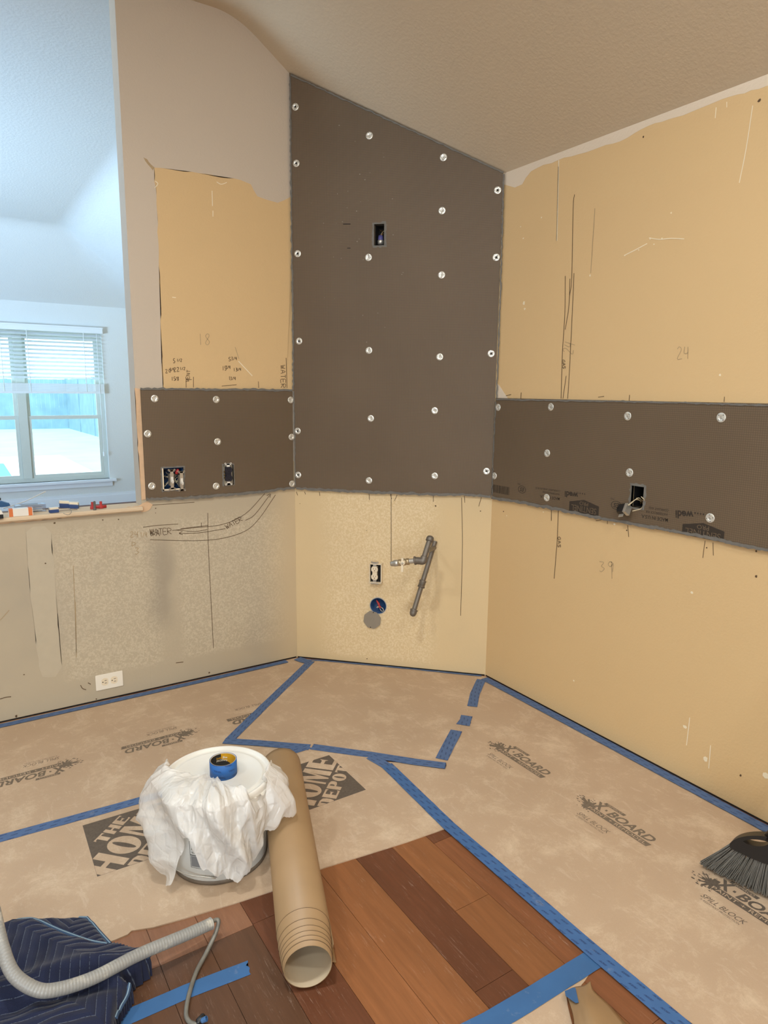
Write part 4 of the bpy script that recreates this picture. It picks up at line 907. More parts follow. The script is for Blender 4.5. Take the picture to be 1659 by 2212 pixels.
# ---- printed logos on the sheets
def xboard(x0, y0, X, Y, seed, part, z, parts='all', ink=None):
    """splatter logo; (x0,y0) bar start corner, X reading direction, Y letter-up direction, ~.27 m wide"""
    P = V((x0, y0, 0)); X, Y = V(X), V(Y); S_ = lambda a, b, dz=0: P + X*a + Y*b + V((0, 0, z+dz))
    bm = bmesh.new(); bp = bmesh.new(); rr = random.Random(seed)
    box_ = lambda bm_, a0, b0, a1, b1, dz=0.0, sk=0.0: bm_.faces.new([bm_.verts.new(S_(a, b, dz)) for a, b in ((a0, b0), (a1, b0), (a1+sk, b1), (a0+sk, b1))])
    box_(bm, .03, 0, .268, .021, .00022, .006)                                # paint + remodel bar
    text_on(bp, 'PAINT + REMODEL', lambda s, t: S_(.038+.222*s, .004+.013*t, .00045), .0, .0)
    text_on(bm, 'X', lambda s, t: S_(.035+.038*s, .024+.044*t, .00012), .0, .05)
    text_on(bm, '\u00b7', lambda s, t: S_(.079+.006*s, .040+.009*t)) if False else box_(bm, .079, .040, .086, .049)
    text_on(bm, 'BOARD', lambda s, t: S_(.094+.172*s, .026+.036*t), .25, .03)
    box_(bm, .052, .068, .132, .081, .00018, .003); text_on(bp, 'TRIMACO', lambda s, t: S_(.062+.060*s, .070+.009*t, .00045), .2)
    text_on(bm, 'SPILL BLOCK', lambda s, t: S_(.04+.125*s, -.052+.018*t), .3, .0)
    text_on(bm, 'X RESISTANT PROTECTION', lambda s, t: S_(.045+.112*s, -.064+.007*t), .2)
    # splatter blob
    n = 40; ring_ = []
    for k in range(n):
        a = 2*math.pi*k/n; q = .020*rr.uniform(.7, 1.9 if 1.2 < a < 5.3 else 1.2); ring_.append(S_(.028+q*1.25*math.cos(a), .022+q*math.sin(a)*.9))
    c0 = bm.verts.new(S_(.028, .022)); vs = [bm.verts.new(p) for p in ring_]
    for k in range(n): bm.faces.new((c0, vs[k], vs[(k+1) % n]))
    for _ in range(34):
        a = rr.uniform(1.4, 5.4); d = rr.uniform(.026, .052); r = rr.uniform(.0012, .0032); c = (.028+d*math.cos(a)*1.1, .022+d*.75*math.sin(a))
        bm.faces.new([bm.verts.new(S_(c[0]+r*1.6*math.cos(q), c[1]+r*math.sin(q), .00004+_*.000004)) for q in (0, 1.3, 2.5, 3.8, 5)])
    put(link('printed_logo', bm, ink or M['ink'], part, smooth='keep'), part); put(link('printed_logo_letters', bp, M['paper'], part, smooth='keep'), part)
for i, y0 in enumerate((1.828, 1.386, .944)): xboard(1.71, y0+.02, (0, -1, 0), (1, 0, 0), 10+i, s4, .0018, ink=(M['ink2'], M['ink2'], M['ink'])[i])
for i, x0 in enumerate((.735, .293)): xboard(x0+.015, 2.600, (-1, 0, 0), (0, -1, 0), 20+i, s1, .0018, ink=M['ink2'])
def clipx(bm, n, c): bmesh.ops.bisect_plane(bm, geom=bm.verts[:]+bm.edges[:]+bm.faces[:], plane_co=c, plane_no=n, clear_outer=True)
# fragments of the same print cut by the corner piece
bm = bmesh.new(); Z_ = .0018
bm.faces.new([bm.verts.new(V((x, y, Z_))) for x, y in ((.905, 2.603), (.905, 2.580), (1.02, 2.580), (1.02, 2.603))])
text_on(bm, 'ARD', lambda s, t: V((1.03-.115*s, 2.576-.036*t, Z_)), .25, .05); text_on(bm, 'SPILL BLOCK', lambda s, t: V((1.09-.125*s, 2.675-.018*t, Z_)), .3)
put(link('printed_logo', bm, M['ink2'], smooth='keep'), s1)
bm = bmesh.new(); text_on(bm, 'MODEL', lambda s, t: V((1.024-.11*s, 2.599-.013*t, Z_+.0003)), 0, .015); put(link('printed_logo_letters', bm, M['paper'], smooth='keep'), s1)
bm = bmesh.new(); text_on(bm, 'RD', lambda s, t: V((1.735+.036*t, 2.10-.07*s, Z_)), .25, .05); put(link('printed_logo', bm, M['ink2'], smooth='keep'), s4)
def diamond(cx, cy, rot, z, part):
    h = .135; R_ = Matrix.Rotation(rot, 3, 'Z'); P = V((cx, cy, z)); bm = bmesh.new()
    a = [V((-h, -h, 0)), V((h, -h, 0)), V((h, h, 0)), V((-h, h, 0))]; bm.faces.new([bm.verts.new(P+R_@v) for v in a])
    put(link('printed_logo', bm, M['ink'], smooth='keep'), part)
    D = (R_@V((1, 1, 0))).normalized(); U_ = (R_@V((-1, 1, 0))).normalized(); bm = bmesh.new(); Q = P+V((0, 0, .0003))
    T = lambda a0, a1, b0, b1: (lambda s, t: Q + D*(a0+(a1-a0)*s) + U_*(b0+(b1-b0)*t))
    # condensed stencil capitals: each letter is fitted to its own slot
    def word(w_, a0, a1, b0, b1, bold=.03, sp=.10):
        n = len(w_); wd = (a1-a0)/n
        for i, c in enumerate(w_): text_block(bm, c, T(a0+wd*i, a0+wd*(i+1-sp), b0, b1))
    GP = {'H': [[(0, 0), (.36, 0), (.36, .42), (.64, .42), (.64, 0), (1, 0), (1, 1), (.64, 1), (.64, .58), (.36, .58), (.36, 1), (0, 1)]],
          'E': [[(0, 0), (1, 0), (1, .22), (.88, .13), (.42, .13), (.42, .43), (.66, .43), (.76, .34), (.76, .66), (.66, .56), (.42, .56), (.42, .87), (.86, .87), (1, .78), (1, 1), (0, 1)]],
          'T': [[(.30, 0), (.70, 0), (.70, .86), (.88, .86), (1, .74), (1, 1), (0, 1), (0, .74), (.12, .86), (.30, .86)]],
          'M': [[(0, 0), (.12, 0), (.17, .78), (.42, 0), (.50, 0), (.68, .62), (.66, 0), (1, 0), (1, 1), (.70, 1), (.54, .44), (.34, 1), (0, 1)]],
          'D': [[(0, 0), (.62, 0), (.92, .12), (1, .34), (1, .66), (.92, .88), (.62, 1), (0, 1)], [(.40, .12), (.40, .88), (.54, .86), (.58, .74), (.58, .26), (.54, .14)]],
          'P': [[(0, 0), (.40, 0), (.40, .42), (.68, .42), (.94, .50), (1, .62), (1, .80), (.94, .92), (.68, 1), (0, 1)], [(.40, .54), (.40, .88), (.54, .86), (.59, .78), (.59, .64), (.54, .55)]],
          'O': [[(.5+.5*math.cos(q*math.pi/12), .5+.5*math.sin(q*math.pi/12)) for q in range(24)], [(.5+.11*math.cos(q*math.pi/6), .5+.40*math.sin(q*math.pi/6)) for q in range(12)]]}
    import mathutils.geometry as mgeo
    def text_block(bm, c, fn):
        L = GP[c]; tri = mgeo.tessellate_polygon([[V((a, b, 0)) for a, b in r] for r in L]); P_ = [bm.verts.new(fn(a, b)) for r in L for a, b in r]
        for t3 in tri: bm.faces.new([P_[k] for k in t3])
    word('THE', -.060, .078, .068, .108, .015); word('HOME', -.183, .183, -.044, .060, .025); word('DEPOT', -.128, .135, -.105, -.054, .015)
    clip_pts = [(R_@V(v)) for v in ((1, 0, 0), (0, 1, 0), (-1, 0, 0), (0, -1, 0))]
    for nrm in clip_pts: bmesh.ops.bisect_plane(bm, geom=bm.verts[:]+bm.edges[:]+bm.faces[:], plane_co=P+nrm*(h-.0005), plane_no=nrm, clear_outer=True)
    put(link('printed_logo_letters', bm, M['paper'], smooth='keep'), part)
pa = fl(178, 1783, .0036); pb = fl(210, 1893, .0036)
diamond((pa.x+pb.x)/2+.135, (pa.y+pb.y)/2-.004, -.02, .0038, s3)
pc = fl(712, 1632, .0036); pd = fl(789, 1705, .0036); diamond((pc.x+pd.x)/2-.135, (pc.y+pd.y)/2, .0, .0038, s3)

# ---------------------------------------------------------------- blue tape
def tape(pxs, width, label, z=.0042, mat='tape', seed=0, jag=(0, 0), edge_amp=.0006):
    P = [fl(x, y, z) for x, y in pxs]; Q = []
    for a, b in zip(P, P[1:]):
        k = max(1, int((b-a).length/.04))
        for j in range(k): Q.append(a.lerp(b, j/k))
    Q.append(P[-1]); rr = random.Random(seed); L, R = [], []
    for i, p in enumerate(Q):
        t = (Q[min(i+1, len(Q)-1)]-Q[max(i-1, 0)]); t.z = 0; t.normalize(); nn = V((-t.y, t.x, 0))
        w0 = width/2 + rr.uniform(-1, 1)*edge_amp; w1 = width/2 + rr.uniform(-1, 1)*edge_amp
        L.append(p+nn*w0); R.append(p-nn*w1)
    bm = bmesh.new(); strip(bm, L, R, V((0, 0, 1)), .0003)
    if jag[1]:      # torn end
        t = (Q[-1]-Q[-2]).normalized(); nn = V((-t.y, t.x, 0)); m = 7; pts = [Q[-1]+nn*(width/2-width*j/m)+t*(jag[1]*rr.uniform(.1, 1)) for j in range(m+1)]
        prism(bm, [L[-1]] + pts + [R[-1]], V((0, 0, .0003)))
    o = link('tape_strip', bm, M[mat]); return tag(o, label, 'tape')
tape([(-250, 1627), (0, 1568), (300, 1501), (470, 1463), (620, 1428)], .034, 'long blue tape strip along the foot of the left wall', seed=1)
tape([(648, 1424), (700, 1427), (850, 1441), (960, 1452), (1040, 1460)], .012, 'narrow blue tape strip along the foot of the angled wall', seed=2, edge_amp=.002)
tape([(1046, 1465), (1250, 1573), (1480, 1696), (1800, 1868), (2400, 2192)], .042, 'long blue tape strip along the foot of the right wall', seed=3)
tape([(642, 1422), (656, 1427), (668, 1430)], .05, 'short blue tape piece in the left wall corner', z=.0046, seed=4)
tape([(672, 1428), (580, 1516), (498, 1596)], .040, 'blue tape strip slanting down from the left corner of the walls', z=.0038, seed=5)
tape([(484, 1600), (560, 1605), (640, 1612), (669, 1614)], .043, 'blue tape strip just behind the white pail', z=.0040, seed=6)
tape([(674, 1613), (800, 1630), (900, 1646), (961, 1654)], .043, 'blue tape strip right of centre at the corner paper front edge', z=.0044, seed=7, jag=(0, .006))
tape([(600, 1633), (668, 1612)], .038, 'short blue tape stub behind the paper roll', z=.0048, seed=8)
tape([(1040, 1468), (1026, 1498), (1020, 1526)], .044, 'short blue tape piece near the right wall corner', z=.0036, seed=9)
tape([(1008, 1546), (1000, 1566)], .05, 'torn crumpled blue tape scrap between two short tape pieces', z=.0036, seed=10, edge_amp=.006)
tape([(986, 1578), (968, 1612), (954, 1640)], .048, 'short blue tape piece at the front right of the corner paper', z=.0038, seed=11)
tape([(-300, 1900), (0, 1811), (200, 1757), (345, 1717), (420, 1695)], .040, 'blue tape strip left of the white pail across two papers', z=.0044, seed=12)
tape([(800, 1634), (820, 1645), (845, 1660)], .042, 'short blue tape stub where the corner papers meet', z=.0050, seed=13)
tape([(835, 1652), (968, 1782), (1130, 1922), (1290, 2062), (1480, 2222), (1700, 2400)], .046, 'long diagonal blue tape strip between bare wood and right paper', z=.0056, mat='tape3', seed=14)
tape([(980, 2248), (1060, 2208), (1160, 2148), (1240, 2098), (1292, 2066)], .052, 'plain blue tape strip crossing the wood at bottom right', z=.0030, mat='tape2', seed=15, jag=(0, .008))
tape([(150, 2248), (275, 2197), (400, 2143), (532, 2092)], .042, 'plain blue tape strip stuck on dark wood at bottom left', z=.0008, mat='tape2', seed=16, jag=(0, .012))

# ---------------------------------------------------------------- white pail
BC = V((.594, 1.800, 0)); VD = math.atan2(-BC.y, -BC.x)      # direction from pail to camera
BZ = .0038
def cyl(th, z, r): a = VD + th; return V((BC.x + r*math.cos(a), BC.y + r*math.sin(a), z))      # th: positive = to the right seen from the camera
pail = thing('plastic_pail', 'white plastic pail of compound standing on the floor paper', 'pail', (BC.x, BC.y, BZ))
T_ = Matrix.Translation((BC.x, BC.y, BZ))
bm = bmesh.new(); lathe(bm, [(.0005, .004), (.130, .004), (.136, .008), (.1375, .016), (.147, .236), (.1475, .244), (.1455, .25)], 72, T_); put(link('pail_body', bm, M['pail'], smooth=True), pail)
bm = bmesh.new(); lathe(bm, [(.132, .000), (.1385, .002), (.1395, .009), (.137, .013)], 72, T_); put(link('bottom_ring', bm, M['pailrim'], smooth=True), pail)
bm = bmesh.new(); lathe(bm, [(.150, .222), (.1555, .226), (.157, .236), (.1575, .252), (.156, .260), (.152, .2625), (.148, .261), (.146, .2555), (.1425, .2535), (.134, .2535), (.131, .256), (.127, .2563), (.122, .2530), (.0005, .2525)], 96, T_); lid = put(link('pail_lid', bm, M['lid'], smooth=True), pail)
for th in (.58, .95, 1.3, -1.0, 2.2, 3.2, -2.1):
    bm = bmesh.new(); pts = []
    for k in range(9):
        a = th-.13+.26*k/8; pts.append((a, k))
    top = [bm.verts.new(cyl(a, BZ+.243, .1595)) for a, _ in pts]; bot = [bm.verts.new(cyl(a, BZ+(.226 if 0 < k < 8 else .231), .1625)) for a, k in pts]; inn = [bm.verts.new(cyl(a, BZ+.243, .1570)) for a, _ in pts]
    for i in range(8): bm.faces.new((top[i], top[i+1], bot[i+1], bot[i])); bm.faces.new((top[i], top[i+1], inn[i+1], inn[i]))
    o_ = put(link('lid_tab', bm, M['white'], smooth=True), pail)
    bm = bmesh.new(); bm.faces.new([bm.verts.new(cyl(th+a, BZ+.236+b, .1622+c)) for a, b, c in ((-.02, -.004, .0006), (.02, -.004, .0006), (.02, .003, -.0006), (-.02, .003, -.0006))]); q = link('tab_slot', bm, M['blackink'], o_)
    q.matrix_parent_inverse = Matrix.Translation(pail.location).inverted() @ Matrix.Identity(4) if False else q.matrix_parent_inverse
def rb(z): return .1375 + (z-.016)/(.22)*.0095 + .0004
def cpatch(bm, t0, t1, z0, z1, n=10, dr=0.0):
    for i in range(n):
        a, b = t0+(t1-t0)*i/n, t0+(t1-t0)*(i+1)/n; bm.faces.new([bm.verts.new(cyl(p, BZ+z, rb(z)+dr)) for p, z in ((a, z0), (b, z0), (b, z1), (a, z1))])
bm = bmesh.new()
def crect(t0, t1, z0, z1, w=.0011):
    cpatch(bm, t0, t1, z0, z0+w); cpatch(bm, t0, t1, z1-w, z1); cpatch(bm, t0, t0+w/.14, z0, z1, 1); cpatch(bm, t1-w/.14, t1, z0, z1, 1)
crect(-.62, -.18, .052, .092); crect(-.62, -.18, .092, .135)
crect(.50, .80, .056, .092); crect(.50, .80, .094, .140); crect(.86, 1.12, .074, .145)
ct = lambda t0, t1, z0, z1: (lambda s, t: cyl(t0+(t1-t0)*s, BZ+z0+(z1-z0)*t, rb(z0+(z1-z0)*t)+.0002))
cr = lambda t0, t1, z0, z1: (lambda s, t: cyl(t1-(t1-t0)*t, BZ+z0+(z1-z0)*s, rb(z0+(z1-z0)*s)+.0002))
text_on(bm, 'E', cr(.58, .76, .060, .080), 0, .04); text_on(bm, 'T', cr(.60, .76, .104, .128), 0, .04); text_on(bm, 'R', cr(.90, 1.06, .100, .122), 0, .04)
cpatch(bm, .305, .375, .012, .040, 2)
for k, ln in enumerate(('ALL PURPOSE JOINT', 'COMPOUND READY MIX', 'PREMIX FOR WALLS', 'NET CONTENTS 4.5')): text_on(bm, ln, ct(-.58, -.22, .126-k*.0095, .1325-k*.0095))
for k in range(14): cpatch(bm, -.14+k*.0085+.002*(k % 3), -.136+k*.0085+.003*(k % 3), .062, .082, 1)
put(link('label_print', bm, M['blackink'], smooth='keep'), pail)
bm = bmesh.new(); cpatch(bm, -.60, -.20, .056, .089); put(link('label_panel', bm, M['greyink'], smooth='keep'), pail)
bm = bmesh.new(); text_on(bm, 'U0113:59/42', ct(-.36, -.08, .024, .032)); put(link('batch_code', bm, M['greyink'], smooth='keep'), pail)
bm = bmesh.new(); tube(bm, smooth_path([cyl(-1.50, BZ+.212, .150), cyl(-1.46, BZ+.15, .160), cyl(-1.38, BZ+.10, .163), cyl(-1.30, BZ+.082, .165), cyl(-1.06, BZ+.060, .166), cyl(-.7, BZ+.042, .158), cyl(-.1, BZ+.03, .148)], 6), .0018, 8); bail = put(link('bail_wire', bm, M['steel'], smooth=True), pail)
bm = bmesh.new(); tube(bm, [cyl(-1.28, BZ+.083, .169), cyl(-1.14, BZ+.067, .169), cyl(-.98, BZ+.055, .169)], .0075, 12); put(link('bail_grip', bm, M['white'], smooth=True), pail)

# tape roll on the lid
RC = fl(483, 1671, BZ+.2525); RZ = BZ+.2525
roll = thing('tape_roll', 'small nearly used blue tape roll standing on the pail lid', 'tape roll', (RC.x, RC.y, RZ))
T_ = Matrix.Translation((RC.x, RC.y, RZ)); H_ = .046
bm = bmesh.new(); lathe(bm, [(.0372, .0), (.0392, .0), (.0392, H_), (.0372, H_), (.0372, .0)], 64, T_)
uv = bm.loops.layers.uv.verify()
for f in bm.faces:
    for l in f.loops:
        q = l.vert.co - V((RC.x, RC.y, RZ)); l[uv].uv = (math.atan2(q.y, q.x)*.039*.9, q.z*.9)
put(link('blue_tape_layers', bm, tapemat('blue_roll_tape', (44, 102, 174)), smooth='keep'), roll)
bm = bmesh.new(); lathe(bm, [(.0371, .0003), (.0371, H_-.0006)], 64, T_); put(link('black_core_liner', bm, M['blackink'], smooth='keep'), roll)
bm = bmesh.new(); lathe(bm, [(.0372, H_+.0001), (.0358, H_+.0001), (.0358, H_-.002)], 64, T_); put(link('cardboard_core', bm, M['kraft_in'], smooth='keep'), roll)
cyr = lambda th, z, r: V((RC.x + r*math.cos(VD+th), RC.y + r*math.sin(VD+th), RZ+z))
bm = bmesh.new()
for i in range(16):
    a, b = -math.pi+.15+ -1.75*(i/16)+0, -math.pi+.15-1.75*((i+1)/16)
    za = max(.0005, H_-.001-.050*(1-(1-i/16)**0 if False else 1)*(.35+.65*i/16)); zb_ = max(.0005, H_-.001-.050*(.35+.65*(i+1)/16))
    bm.faces.new([bm.verts.new(cyr(q, z, .0368)) for q, z in ((a, H_-.001), (b, H_-.001), (b, zb_), (a, za))])
put(link('yellow_label', bm, M['yellow'], smooth='keep'), roll)
bm = bmesh.new()
inn = lambda a0, a1, z0, z1: (lambda s, t: cyr(math.pi+a0+(a1-a0)*s, z0+(z1-z0)*t, .0366))
text_on(bm, 'PROSharp', inn(.55, -.35, .018, .026), .1, .02); text_on(bm, 'Blue', inn(.02, -.35, .028, .035), .1, .02)
put(link('liner_print', bm, M['white'], smooth='keep'), roll)
bm = bmesh.new(); text_on(bm, 'Scotch', inn(.55, .06, .028, .035), .1, .02); put(link('liner_print', bm, M['yellow'], smooth='keep'), roll)

# crumpled plastic bag draped over the lid
def lerp_tab(tab, x):
    if x <= tab[0][0]: return tab[0][1]
    for (a, u), (b, v) in zip(tab, tab[1:]):
        if x <= b: k = (x-a)/(b-a); k = k*k*(3-2*k); return u+(v-u)*k
    return tab[-1][1]
r0t = [(-2.4, .158), (-2.1, .157), (-1.8, .140), (-1.3, .080), (-.8, .045), (-.3, .050), (0, .062), (.2, .092), (.4, .125), (.6, .150), (.85, .150), (1.1, .146), (1.5, .152)]
Lt = [(-2.4, .008), (-2.0, .05), (-1.6, .095), (-1.35, .13), (-1.15, .175), (-.98, .225), (-.86, .248), (-.74, .235), (-.62, .15), (-.5, .085), (-.42, .075), (-.34, .11), (-.2, .165), (0, .195), (.10, .214), (.20, .222), (.32, .20), (.52, .165), (.66, .12), (.74, .085), (.85, .085), (.98, .10), (1.12, .115), (1.25, .10), (1.5, .05)]
puff = [(-2.4, .0), (-2.0, .022), (-1.6, .030), (-1.2, .020), (-.8, .016), (-.45, .010), (0, .022), (.4, .016), (.62, .006), (.75, .014), (.95, .052), (1.15, .055), (1.35, .030), (1.5, .01)]
dropt = [(-2.4, 0), (.45, 0), (.56, .045), (.86, .045), (1.0, 0), (1.5, 0)]
bm = bmesh.new(); NT_, NS = 300, 120; G = []
def crum(p, f): return 1-abs(noise.noise(p*f))*2
for i in range(NT_+1):
    th = -1.98 + (1.45+1.98)*i/NT_; row = []
    th += .02*noise.noise(V((i*.06, 3, 1)))
    r0 = lerp_tab(r0t, th)*1.0 + .004*noise.noise(V((i*.13, 0, 0))); LL = lerp_tab(Lt, th) + .007*noise.noise(V((i*.11, 5, 0))) + .003*noise.noise(V((i*.4, 5, 2))); pf = lerp_tab(puff, th)
    rim_ = .160; top_l = max(rim_-r0, .001); tot = top_l + LL
    for j in range(NS+1):
        s = tot*j/NS
        if s < top_l: r = r0+s; z = .2665 + .012*math.sin(math.pi*min(1, s/top_l*1.0))
        else: d = s-top_l; r = rim_ + .004 + pf*math.sin(min(1, d/max(LL, .01))*math.pi*.55)*1.0; z = .2665 - d
        fold = .017*math.sin(th*9+2.2*math.sin(s*18)+th*th)*min(1, s/.12)
        P0 = V((th*.15+.25*s*math.sin(th*3), s*.42, 0)); c1 = crum(P0+V((3, 0, 1)), 11)*.012; c2 = crum(P0+V((0, 7, 0)), 26)*.0075; c3 = crum(P0+V((2, 2, 2)), 58)*.0030
        dz = lerp_tab(dropt, th)
        if s < top_l: z += max(0, fold*.5 + c1*.7 + c2 + c3 + .002); z = max(z, .258 + (.008 if r > .14 else 0)) - dz
        else: r += fold*.8 + c1 + c2 + c3 + .004; z -= dz
        if dz > .004: r = max(r, .1655)
        r = max(r, .1625) if s >= top_l and z > .222 else max(r, .150 if s > top_l else 0)
        row.append(bm.verts.new(cyl(th, BZ+max(z, .003), r)))
    G.append(row)
for i in range(NT_):
    for j in range(NS): bm.faces.new((G[i][j], G[i+1][j], G[i+1][j+1], G[i][j+1]))
bag = link('plastic_bag', bm, M['bag'], smooth=True); tag(bag, 'crumpled translucent white plastic bag draped over the front of the pail', 'plastic bag')

# ---------------------------------------------------------------- roll of brown paper
NP, FP = V((.603, 1.232, .0655)), V((.905, 2.045, .0685)); ax = (FP-NP); LR = ax.length; ax.normalize()
R4 = axisframe(NP, ax)
pr = thing('paper_roll', 'large roll of brown floor paper lying beside the pail on bare wood', 'paper roll', NP - V((0, 0, .064)))
bm = bmesh.new(); prof = [(.0545, .0)]
for r, s in ((.0560, 0), (.0565, .012), (.0585, .0125), (.0590, .024), (.0600, .0245), (.0603, .037), (.0612, .0375), (.0615, .052), (.0624, .0525), (.0628, .072), (.0636, .0725), (.0642, .105), (.0652, .1055), (.0675, LR-.02), (.0675, LR), (.057, LR)): prof.append((r, s))
lathe(bm, prof, 80, R4); o_ = put(link('outer_layers', bm, M['kraft'], smooth='keep'), pr)
bm = bmesh.new(); lathe(bm, [(.0545, .0), (.0540, .2), (.0540, LR)], 64, R4); put(link('inner_layer', bm, M['kraft_in'], smooth=True), pr)
bm = bmesh.new()      # dark gaps between the telescoped layers
for r, s in ((.0590, .0126), (.0604, .0247), (.0616, .0377), (.0628, .0527), (.0640, .0727), (.0655, .1057)): lathe(bm, [(r-.0018, s-.0002), (r+.0003, s-.0002), (r+.0003, s+.0006)], 80, R4)
put(link('layer_edges', bm, M['pencil'], smooth='keep'), pr)
bm = bmesh.new()      # loose outer edge down the right side
side = V((ax.y, -ax.x, 0)).normalized(); rr_ = []
for k in range(25):
    f = k/24; c = NP.lerp(FP, .07+.90*f); r = .0690
    rr_.append([c + side*(r*math.cos(a)) + V((0, 0, 1))*(r*math.sin(a)) for a in (-.1, -.35, -.6, -.8)] + [V((c.x, c.y, 0)) + side*(.074) + V((0, 0, .006))])
gv = [[bm.verts.new(p) for p in r] for r in rr_]
for i in range(24):
    for j in range(4): bm.faces.new((gv[i][j], gv[i+1][j], gv[i+1][j+1], gv[i][j+1]))
o_ = put(link('loose_edge', bm, M['kraft'], smooth=True), pr); md = o_.modifiers.new('thickness', 'SOLIDIFY'); md.thickness = .0009

# ---------------------------------------------------------------- moving blanket
outl = [(-160, 2040), (-60, 2012), (0, 2004), (40, 1988), (110, 1982), (193, 1977), (212, 2000), (247, 2045), (290, 2060), (336, 2084), (300, 2112), (272, 2128), (296, 2140), (262, 2190), (250, 2230), (200, 2300), (-200, 2350)]
OP = [fl(x, y, .03) for x, y in outl]
def inside(p):
    c = False; n = len(OP)
    for i in range(n):
        a, b = OP[i], OP[(i+1) % n]
        if (a.y > p.y) != (b.y > p.y) and p.x < (b.x-a.x)*(p.y-a.y)/(b.y-a.y)+a.x: c = not c
    return c
def dist(p):
    d = 9; n = len(OP)
    for i in range(n):
        a, b = OP[i], OP[(i+1) % n]; ab = V((b.x-a.x, b.y-a.y)); ap = V((p.x-a.x, p.y-a.y)); t = max(0, min(1, ap.dot(ab)/ab.length_squared)); d = min(d, (ap-ab*t).length)
    return d
fold1 = [fl(x, y, .05) for x, y in ((-40, 2030), (30, 1992), (75, 1996), (130, 2023), (190, 2040), (234, 2048))]       # upper layer edge
fold2 = [fl(x, y, .05) for x, y in ((0, 2160), (120, 2125), (230, 2098), (330, 2085))]
def seglist(p, F):
    best = (9, 0)
    for a, b in zip(F, F[1:]):
        ab = V((b.x-a.x, b.y-a.y)); ap = V((p.x-a.x, p.y-a.y)); t = max(0, min(1, ap.dot(ab)/ab.length_squared)); q = ap-ab*t
        if q.length < best[0]: best = (q.length, 1 if ab.x*ap.y-ab.y*ap.x < 0 else -1)
    return best[0]*best[1]
def bh(p):
    d = dist(p); e = 1-math.exp(-d/.006); h = .034*e
    s = seglist(p, fold1); h += .026*(1/(1+math.exp(-s/.004)))*e
    s2 = seglist(p, fold2); h += .026*math.exp(-(s2/.030)**2)*e - .012*math.exp(-((s2-.055)/.018)**2)*e
    h += (.014*noise.noise(V((p.x*9+p.y*4, p.y*9, 1.7))) + .007*noise.noise(V((p.x*22, p.y*19, 4))) + .012)*e
    return max(h, .004)
bm = bmesh.new(); uv = bm.loops.layers.uv.verify(); st = .006; grid = {}
x0, x1 = min(p.x for p in OP), max(p.x for p in OP); y0, y1 = min(p.y for p in OP), max(p.y for p in OP)
nx, ny = int((x1-x0)/st)+1, int((y1-y0)/st)+1
for i in range(nx):
    for j in range(ny):
        p = V((x0+i*st, y0+j*st, 0))
        if inside(p): grid[i, j] = bm.verts.new((p.x, p.y, bh(p)))
for (i, j) in list(grid):
    k = [(i, j), (i+1, j), (i+1, j+1), (i, j+1)]
    if all(q in grid for q in k):
        f = bm.faces.new([grid[q] for q in k])
        up_l = seglist(f.calc_center_median(), fold1) > 0
        for l in f.loops:
            x, y = l.vert.co.x, l.vert.co.y; a = -.55 if up_l else .5
            l[uv].uv = ((x*math.cos(a)-y*math.sin(a))*.9, (x*math.sin(a)+y*math.cos(a))*.9)
# skirt to the floor
for e in [e for e in bm.edges if e.is_boundary]:
    a, b = e.verts; c = bm.verts.new((a.co.x, a.co.y, .004 if True else 0)); d = bm.verts.new((b.co.x, b.co.y, .004)); bm.faces.new((a, b, d, c))
blk = thing('moving_blanket', 'dark navy quilted moving blanket heaped in the lower left corner', 'blanket', fl(80, 2120))
put(link('quilted_fabric', bm, M['blanket'], smooth=True), blk)
CEN = fl(110, 2110, .03)
def binding(pxs, off=.002, r=.0055):
    pts = []
    for x, y in pxs:
        p = fl(x, y, .035)
        for _ in range(40):
            if inside(p) and dist(p) > .004: break
            p = p + (CEN-p).normalized()*.003
        pts.append(V((p.x, p.y, bh(V((p.x, p.y, 0))) + off)))
    pts = [V((q.x, q.y, max(q.z, bh(q)+off if inside(q) else q.z))) for q in smooth_path(pts, 7)]; bm = bmesh.new(); tube(bm, pts, r, 8, flat_=.45); b_ = put(link('edge_binding', bm, M['binding'], smooth=True), blk)
    bm = bmesh.new(); tube(bm, [p+V((0, 0, r*.5)) for p in pts], .0012, 5); put(link('binding_stitching', bm, M['stitch']), blk)
binding([(34, 1994), (75, 1997), (130, 2024), (190, 2042), (232, 2050)]); binding([(170, 1979), (193, 1981), (212, 2004), (246, 2046)]); binding([(246, 2044), (290, 2062), (332, 2084)])
binding([(294, 2136), (282, 2160), (262, 2188), (250, 2206)])

# ---------------------------------------------------------------- flexible conduit with cable tail
cdt = thing('flexible_conduit', 'dusty grey flexible conduit curving over the blue blanket', 'conduit', fl(120, 2140, .05))
cp = [fl(-30, 1900, .30), fl(-12, 1975, .24), fl(6, 2050, .19), fl(30, 2105, .15), (fl(75, 2136, .12)), fl(120, 2138, .105), fl(200, 2113, .09), fl(300, 2062, .078), fl(400, 2020, .065), fl(456, 1995, .055)]
bm = bmesh.new(); tube(bm, smooth_path(cp, 14), .0140, 20, cap=False, uvl=True); put(link('corrugated_tube', bm, M['conduit'], smooth='keep'), cdt); 
bm = bmesh.new(); e = cp[-1]; dC = (cp[-1]-cp[-2]).normalized(); lathe(bm, [(.0150, 0), (.0125, .0003), (.0120, -.02)], 20, axisframe(e, dC)); put(link('cut_end', bm, M['lightgrey']), cdt)
bm = bmesh.new(); tp = [cp[-1]-dC*.02, fl(464, 1988, .056), fl(472, 1990, .052), fl(466, 2015, .030), fl(446, 2058, .012), fl(424, 2100, .007), fl(408, 2150, .006), fl(402, 2190, .006), fl(410, 2208, .006), fl(425, 2214, .008)]
